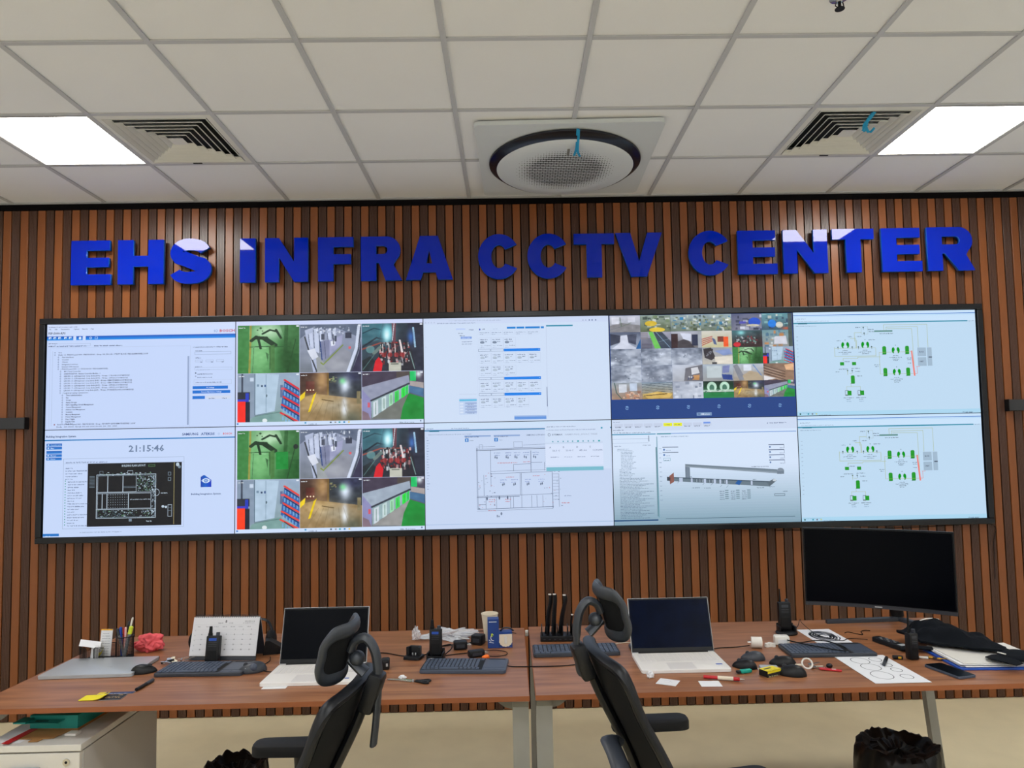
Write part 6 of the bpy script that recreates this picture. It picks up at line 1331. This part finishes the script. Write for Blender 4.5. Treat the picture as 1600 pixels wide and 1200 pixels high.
b = MB(); b.tube([(0, 0, 0), (.0, 0, .05), (.006, 0, .085)], lambda q: (.022*(1-.3*q), .006), 8, 5, flat=(0, 1, 0)); b.build('body', M['plastic'], h_); MB().box(.006, 0, .087, .012, .020, .003, .001).build('tip', M['tip'], h_)
cable('beige cable arching behind the dusty laptop', [(.40, -1.37, z), (.41, -1.29, z), (.47, -1.26, z), (.55, -1.27, z), (.62, -1.28, z)], .0022, 'cream')
t = thing('cable_adapter', 'small dark blue adapter with cable behind the dusty laptop', 'adapter', (.52, -1.35, DZ), .1)
MB().box(0, 0, .010, .09, .05, .018, .006).build('body', M['kpad'], t)
cable('black cable from the dusty laptop to the round white plug', [(.835, -1.40, z), (.88, -1.38, z), (.95, -1.375, z), (1.02, -1.375, z+.006)], .0022)
t = thing('plug_adapter', 'round white travel plug adapter next to the dusty laptop', 'adapter', (1.050, -1.385, DZ), math.radians(-14))
MB().cyl((-.024, 0, .025), (.022, 0, .025), .024, .0245, 24).build('body', M['whitep'], t); MB().cyl((.0225, 0, .025), (.0235, 0, .025), .018, n=20).build('socket_face', M['cream'], t)
for q in (-.007, .007): MB().cyl((.0236, q, .025), (.0245, q, .025), .0026, n=8).build('socket_hole', M['matte'], t); MB().cyl((-.024, q, .025), (-.040, q, .025), .002, n=8).build('prong', M['chrome'], t)
adapter('square white phone charger block at the corner of the dark keyboard', 1.180, -1.340, math.radians(-10), (.066, .05, .040), False, 'whitep')
t = thing('cable_clip', 'small white cloud-shaped plug between the two white adapters', 'adapter', (1.115, -1.372, DZ), 0)
b = MB()
for q in ((-.014, 0, .016), (0, .003, .018), (.014, 0, .016)): b.cyl((q[0], q[1], .0005), (q[0], q[1], q[2]), .012, .010, 16)
b.build('body', M['whitep'], t)
cable('black charging cable lying across the dark touchpad keyboard', [(1.195, -1.370, DZ+.028), (1.24, -1.42, z+.022), (1.30, -1.475, z+.020), (1.345, -1.525, z+.021), (1.385, -1.540, z+.020), (1.400, -1.49, z+.021), (1.375, -1.40, z+.021), (1.330, -1.355, z+.016), (1.27, -1.34, z+.004), (1.222, -1.345, z+.012)], .0026)
cable('thin brown wire looping from the radio charger to the handset', [(1.33, -1.10, z), (1.37, -1.06, z+.006), (1.40, -1.02, z+.03), (1.395, -1.06, z+.02), (1.40, -1.20, z+.004), (1.43, -1.28, z+.004), (1.47, -1.32, z+.003), (1.52, -1.28, z), (1.56, -1.285, z), (1.595, -1.31, z+.002)], .0016, 'brown' if False else 'matte')
cable('thin coiled wire on the desk below the monitor foot', [(1.55, -1.18, z), (1.575, -1.165, z), (1.60, -1.20, z), (1.62, -1.215, z), (1.64, -1.16, z), (1.67, -1.14, z), (1.69, -1.15, z)], .0018)
def smudge(p):
    r = random.Random(2); p.rect(0, 0, 100, p.h, (226, 226, 230)); p.layer()
    for i in range(26):
        a = i/26; p.ring(50+4*math.sin(i), p.h*.5, 40-a*30, p.h*.36*(1-a*.75), 2.2, ((58, 66, 80), (96, 104, 118), (40, 46, 58))[i % 3], 30, .3*i, .3*i+5.2)
paper('printed_sheet', 'white sheet with a dark swirling print behind the dark keyboard', 1.430, -1.222, .162, .255, math.radians(0), DZ+.0008, 'paper', .0, 'paper', draw=smudge)
def circles(p):
    k = p.h/100*1.0
    p.rect(0, 0, 100, p.h, (228, 229, 232)); p.layer(); hh = p.h
    for x, y, r in ((37, .21, 17), (70, .17, 11.5), (38, .45, 17.5), (74, .38, 10), (76, .57, 10), (34, .74, 19), (74, .80, 11)):
        p.ring(x, y*hh, r, r*1.22, 1.3, (50, 54, 62), 40)
paper('drawing_sheet', 'white sheet with seven drawn circles near the desk edge', 1.432, -1.722, .216, .358, math.radians(-.5), DZ+.0012, 'paper', .0, 'paper', draw=circles)
pen('short dark pen with a clear tip lying on the circle drawing', (1.462, -1.700, DZ+.010), (1.520, -1.615, DZ+.012), .0065, 'plastic2', 'plastic', .55)
# phone handset / remote
t = thing('remote_control', 'black remote control with grey buttons right of the dark keyboard', 'remote', (1.655, -1.400, DZ), math.radians(-76))
MB().prism(rrect(.19, .050, .014), .001, .021, bev=.006).build('body', M['plastic'], t)
for i in range(5):
    for j in range(3): MB().box(-.060+i*.021, -.014+j*.014, .0215, .012, .008, .003, .001).build('button', M['greyp'] if (i+j) % 2 else M['plastic2'], t)
MB().box(.070, 0, .0213, .030, .034, .001).build('silver_plate', M['silver'], t, False)
# battery packets
t = thing('battery_pack', 'yellow and black battery box by the mice on the right desk', 'box', (.968, -1.765, DZ), math.radians(28))
MB().box(0, 0, .013, .075, .045, .024, .001, seg=1).build('carton', M['plastic'], t, False)
p = Print(75, 45, .001); p.rect(0, 0, 75, 45, (228, 208, 30)); p.layer(); p.rect(8, 12, 40, 10, (40, 40, 36)); p.words(12, 36, 46, 5, (70, 66, 30)); p.build('printed_top', M['print'], t, T(-.0375, -.0225, .0252))
p = Print(75, 23, .001); p.rect(0, 0, 75, 9, (228, 208, 30)); p.rect(0, 9, 75, 14, (34, 34, 34)); p.layer(); p.words(6, 18, 50, 5, (206, 200, 150)); p.build('printed_front', M['print'], t, T(-.0375, -.0228, .0015, PI/2))
t = thing('battery_pack', 'pale silver blister pack resting behind the yellow battery box', 'box', (.985, -1.705, DZ), math.radians(-8))
MB().box(0, 0, .009, .072, .040, .016, .004).build('blister', M['silver'], t); MB().box(0, 0, .0005, .080, .048, .001).build('backing_card', M['paper'], t, False)
t = thing('usb_stick', 'teal green usb stick beside the dusty laptop', 'usb stick', (.872, -1.735, DZ), math.radians(14))
MB().box(.010, 0, .008, .050, .020, .014, .005).build('body', M['tealp'], t); MB().box(-.024, 0, .008, .016, .016, .010, .003).build('cap', M['plastic'], t)
t = thing('screwdriver_pen', 'cream and red marker lying at the front of the right desk', 'pen', (.765, -1.815, DZ+.0085), math.radians(-18))
MB().cyl((-.075, 0, 0), (-.020, 0, 0), .0065, n=14).build('clip_end', M['red'], t); MB().cyl((-.021, 0, 0), (.038, 0, 0), .0078, n=14).build('barrel', M['cream'], t); MB().cyl((.038, 0, 0), (.062, 0, 0), .0074, .0066, 14).build('grip', M['red'], t); MB().cyl((.062, 0, 0), (.080, 0, 0), .0045, .0012, 12).build('tip', M['chrome'], t)
def scrib(p): p.rect(0, 0, 100, p.h, (226, 226, 228)); p.layer(); p.line([(20, 30), (50, 26), (70, 40)], (150, 152, 160), 1.2); p.line([(30, 50), (60, 52)], (150, 152, 160), 1.2)
paper('note_sheet', 'small square white note tilted in front of the dusty laptop', .545, -1.824, .078, .070, math.radians(-28), DZ+.0006, draw=scrib)
paper('note_sheet', 'small white note under the cream and red marker', .703, -1.852, .080, .066, math.radians(-3), DZ+.0002, th=.0003)
b = MB(); b.blob((0, 0, .011), (.014, .013, .013), sub=4, f=crf(3.3, .5)); o = b.build('paper_ball', M['paper'], None); o.location = (.487, -1.765, DZ+.001); tag(o, 'tiny crumpled white paper ball at the corner of the dusty laptop', 'paper')
# key ring with red tag
t = thing('key_ring', 'key ring with a red tag and white band near the front of the right desk', 'keys', (1.160, -1.690, DZ), math.radians(-12))
b = MB(); b.tube([(-.01+.020*math.cos(a), -.004+.006*math.sin(a)*2, .019+.017*math.sin(a)) for a in [2*PI*i/20 for i in range(20)]], .0036, 8, closed=True); b.build('white_band', M['whitep'], t)
MB().prism(rrect(.085, .022, .010), -.002, .002, X=T(.075, -.022, .004, 0, 0, -.25), bev=.001).build('red_tag', M['red'], t)
MB().box(.088, -.0235, .0064, .016, .007, .0006).build('tag_print', M['paper'], t, False)
for i, (x, y, a) in enumerate(((.025, .012, .3), (.03, -.004, .0), (-.05, .012, 2.8), (.02, .02, .6))):
    b = MB(); X = T(x, y, .004+i*.003, 0, 0, a); b.cyl((-.016, 0, -.0012), (-.016, 0, .0012), .011, n=14, X=X); b.box(.012, 0, 0, .040, .0065, .0022, X=X); b.build('key', M['chrome'] if i % 2 else M['cream'], t, False)
b = MB(); b.blob((.078, .008, .010), (.013, .010, .010), sub=3); b.build('black_fob', M['plastic'], t)
# small bits by the upright radio
t = thing('lighter', 'tiny black and gold clip left of the upright slim radio', 'clip', (1.575, -1.60, DZ), math.radians(-16))
MB().box(0, 0, .008, .040, .018, .014, .003).build('body', M['plastic'], t); MB().box(.006, -.0095, .009, .012, .001, .008).build('gold_mark', M['gold'], t, False)
t = thing('usb_stick', 'tiny white usb stick in front of the upright slim radio', 'usb stick', (1.685, -1.602, DZ), math.radians(-24))
MB().box(0, 0, .005, .034, .012, .008, .002).build('body', M['whitep'], t); MB().box(-.026, 0, .005, .016, .010, .005, .001).build('connector', M['plastic'], t)
t = thing('key_bunch', 'small dark key bunch with brass keys between the phone and the folder', 'keys', (1.735, -1.600, DZ), 0)
for i in range(4): b = MB(); X = T(.01*i-.02, -.014*i, .004+.002*i, 0, 0, -.9+.2*i); b.cyl((-.014, 0, -.001), (-.014, 0, .001), .009, n=12, X=X); b.box(.010, 0, 0, .032, .006, .002, X=X); b.build('key', M['gold'] if i % 2 else M['plastic2'], t, False)
# smartphone
t = thing('smartphone', 'black smartphone lying face up near the right end of the desk', 'phone', (1.682, -1.782, DZ), math.radians(13))
MB().prism(rrect(.084, .172, .010), .001, .010, bev=.0012).build('body', M['kpad'], t); MB().prism(rrect(.078, .164, .008), .0100, .0106).build('screen', M['glass'], t); MB().prism(rrect(.078, .040, .006, 4, 0, -.062), .0105, .0108).build('screen_reflective_strip', M['kbody'], t) if False else None
# folder with papers
t = thing('ring_folder', 'blue clipboard folder stacked with white papers at the right end of the desk', 'folder', (1.925, -1.628, DZ), math.radians(-3))
MB().prism(rrect(.365, .300, .008), .001, .008, bev=.001).build('back_cover', M['blue'], t); 
for i in range(5):
    b = MB(); b.sheet(lambda u, v: ((u-.5)*(.335), (v-.5)*.27, .010+.0032*i+.010*max(0, u-.75)*i*.6), 8, 3, .002); b.build('paper_sheet', M['paper'] if i % 2 else M['whitep'], t, X=T(.008*math.sin(i*2), .006*math.cos(i*3), 0, 0, 0, .03*math.sin(i*1.7)))
# draped jacket and cap
def jk(u, v):
    x = 1.735+.285*u; y = -1.40-.17*u-.0+(v-.5)*(.19+.06*math.sin(PI*u))
    hgt = (.044*math.exp(-((u-.34)/.30)**2)+.030*(1-abs(u-.6)))*max(0, 1-(2*v-1)**2)**.45
    n_ = noise.noise(Vector((u*5, v*4, .3)))*.022+noise.noise(Vector((u*13, v*9, 1.3)))*.008
    e = min(1, 6*min(u, 1-u, v, 1-v)+.02)
    return (x+.012*noise.noise(Vector((u*6, v*6, 4))), y, DZ+.046+(hgt+n_*1.2)*e-(.004)*0)
b = MB(); b.sheet(jk, 44, 34, .012); o = b.build('folded_jacket', M['cloth'], None); tag(o, 'crumpled black jacket heaped over the blue folder', 'jacket')
t = thing('jacket_drawstring', 'black and white drawstring along the top of the jacket', 'cord', (0, 0, 0))
b = MB(); b.tube([(1.785, -1.395, DZ+.098), (1.805, -1.400, DZ+.112), (1.84, -1.405, DZ+.118), (1.875, -1.410, DZ+.114)], .003, 8, 5); b.build('braid', M['whitep'], t)
t = thing('baseball_cap', 'black cap with a small white mark lying on the papers by the jacket', 'cap', (2.000, -1.722, DZ+.034), math.radians(200))
def capf(q): z_ = max(q.z, 0); return Vector((q.x, q.y, z_))
b = MB(); b.blob((0, 0, .0), (.080, .062, .026), sub=4, f=capf); b.build('crown', M['cloth'], t)
b = MB(); b.sheet(lambda u, v: (.06+.075*u*(1-.5*(2*v-1)**2), (v-.5)*.13, .006-.012*(2*v-1)**2-.004*u+.006), 8, 12, .003); b.build('brim', M['cloth'], t)
MB().box(.075, -.01, .0215, .006, .034, .004, .001).build('white_mark', M['whitep'], t, False)
t = thing('belt_pouch', 'flat black strap between the slim radio and the jacket', 'strap', (1.700, -1.515, DZ), math.radians(-8))
b = MB(); b.tube([(-.055, .02, .012), (0, .01, .020), (.07, .0, .018)], lambda q: (.020, .008), 10, 5, flat=(0, 1, 0)); b.build('webbing', M['cloth'], t)

# ------------------------------------------------------------ under the desks
ped = thing('drawer_pedestal', 'white drawer pedestal with a grey handle under the left desk', 'pedestal', (-1.835, -1.655, 0), math.radians(0))
pw, pd, ph = .36, .56, .606
MB().box(-pw/2+.009, .01, ph/2-.01, .018, pd-.02, ph-.04).build('side_panel', M['cabside'], ped, False); MB().box(pw/2-.009, .01, ph/2-.01, .018, pd-.02, ph-.04).build('side_panel', M['cabside'], ped, False)
MB().box(0, pd/2-.009, ph/2-.01, pw-.036, .018, ph-.04).build('back_panel', M['cabside'], ped, False); MB().box(0, .01, .04, pw-.036, pd-.04, .018).build('bottom_panel', M['cabside'], ped, False)
MB().box(0, 0, ph-.012, pw+.004, pd+.004, .024, .0015, seg=1).build('top_panel', M['white'], ped, False)
for i, z_ in enumerate((ph-.024-.085-.004, ph-.024-.257-.004, ph-.024-.43-.004)):
    d_ = MB().box(0, -pd/2+.009, z_, pw-.006, .018, .165, .0015, seg=1).build('drawer', M['white'], ped, False)
    b = MB(); b.tube([(-.055, 0, .0), (.055, 0, 0)], lambda q: (.012, .016), 12, flat=(0, 1, 0)); h_ = b.build('handle', M['silver'], d_, X=T(-.02, -pd/2-.009, z_+.022))
    if i == 0:
        MB().cyl((.130, -pd/2-.004, z_+.050), (.130, -pd/2+.002, z_+.050), .013, n=20).build('lock', M['chrome'], d_); MB().cyl((.130, -pd/2-.0046, z_+.050), (.130, -pd/2-.0035, z_+.050), .005, n=12).build('keyhole', M['matte'], d_)
for sx in (-1, 1):
    for sy in (-1, 1): MB().cyl((sx*.13-.008, sy*.22, .0155), (sx*.13+.008, sy*.22, .0155), .015, n=16).build('caster', M['plastic'], ped)
PT = ph
t = thing('document_box', 'teal card box with an open front flap on the pedestal', 'box', (-1.835, -1.690, PT), math.radians(-3))
MB().box(0, .02, .034, .19, .26, .050, .001, seg=1).build('box_body', M['teal'], t, False)
MB().box(-.03, -.125, .044, .15, .060, .002, X=T(0, 0, 0, math.radians(0))).build('front_flap', M['teal'], t, False); MB().box(-.10, -.13, .047, .05, .06, .006, .002).build('flap_fold', M['teal'], t, False); MB().box(-.03, -.132, .0455, .050, .008, .001).build('flap_slot', M['matte'], t, False)
MB().box(0, .02, .0045, .19, .25, .009).build('inner_tray', M['card'], t, False)
b = MB(); b.prism([(-.08, .06), (.09, .06), (.06, -.02), (.055, -.045), (.02, -.05), (.015, -.075), (-.02, -.075), (-.022, -.05), (-.075, -.045), (-.09, -.02)], .0, .002); o = b.build('cardboard_sheet', M['card'], None, False, X=T(-1.845, -1.835, PT+.0025, 0, 0, .02)); tag(o, 'brown cardboard sleeve with a tongue on the front of the pedestal', 'cardboard')
o = MB().box(0, 0, 0, .028, .20, .0015).build('ribbon_strip', M['red'], None, False, X=T(-1.925, -1.83, PT+.0065, 0, 0, -.10)); tag(o, 'flat dark red strip lying over the papers on the pedestal', 'strip')
paper('paper_sheet', 'white sheet under the red strip on the pedestal', -1.945, -1.79, .12, .24, -.06, PT+.0008, 'paper', cat='paper')
t = thing('remote_case', 'small white plastic case at the right corner of the pedestal top', 'case', (-1.738, -1.845, PT), -.1)
MB().box(0, 0, .006, .045, .035, .010, .003).build('body', M['whitep'], t)
def bin_(label, x, y, r, h, seed):
    t = thing('waste_bin', label, 'bin', (x, y, 0))
    b = MB(); b.lathe([(.0, .002), (r*.78, .002), (r*.97, h-.02), (r*.93, h-.02), (r*.75, .012), (0, .012)], 32); b.build('bucket', M['plastic'], t)
    def wob(q, i, a):
        n_ = noise.noise(Vector((math.cos(a)*2.2, math.sin(a)*2.2, i*.35+seed))); n2 = noise.noise(Vector((math.cos(a)*7, math.sin(a)*7, i*.5+seed)))
        return Vector((q.x*(1+.09*n_+.05*n2), q.y*(1+.09*n_+.05*n2), q.z+.022*n_*(i < 9)+.012*n2+(.018*noise.noise(Vector((q.x*26, q.y*26, seed))) if i > 6 else 0)))
    pf = [(r*1.20, h-.20), (r*1.17, h-.15), (r*1.13, h-.09), (r*1.10, h-.04), (r*1.08, h-.010), (r*1.02, h+.008), (r*.94, h+.008), (r*.84, h-.004), (r*.70, h-.022), (r*.52, h-.012), (r*.30, h-.030), (.001, h-.018)]
    b = MB(); b.lathe(pf, 96, wob=wob); b.build('bin_liner', M['bag'], t)
bin_('waste bin with a crinkled black liner under the right desk', 1.645, -1.440, .158, .320, 1.7)
bin_('waste bin with a black liner under the left desk, beside the left chair', -1.270, -1.460, .122, .318, 6.2)
cable('thin dark wire running along the wall under the video wall frame', [(1.66, -.026, 1.104), (2.2, -.026, 1.100), (2.7, -.026, 1.108), (3.09, -.026, 1.115), (3.10, -.026, 1.0), (3.095, -.026, .76)], .002, 'matte', 4)
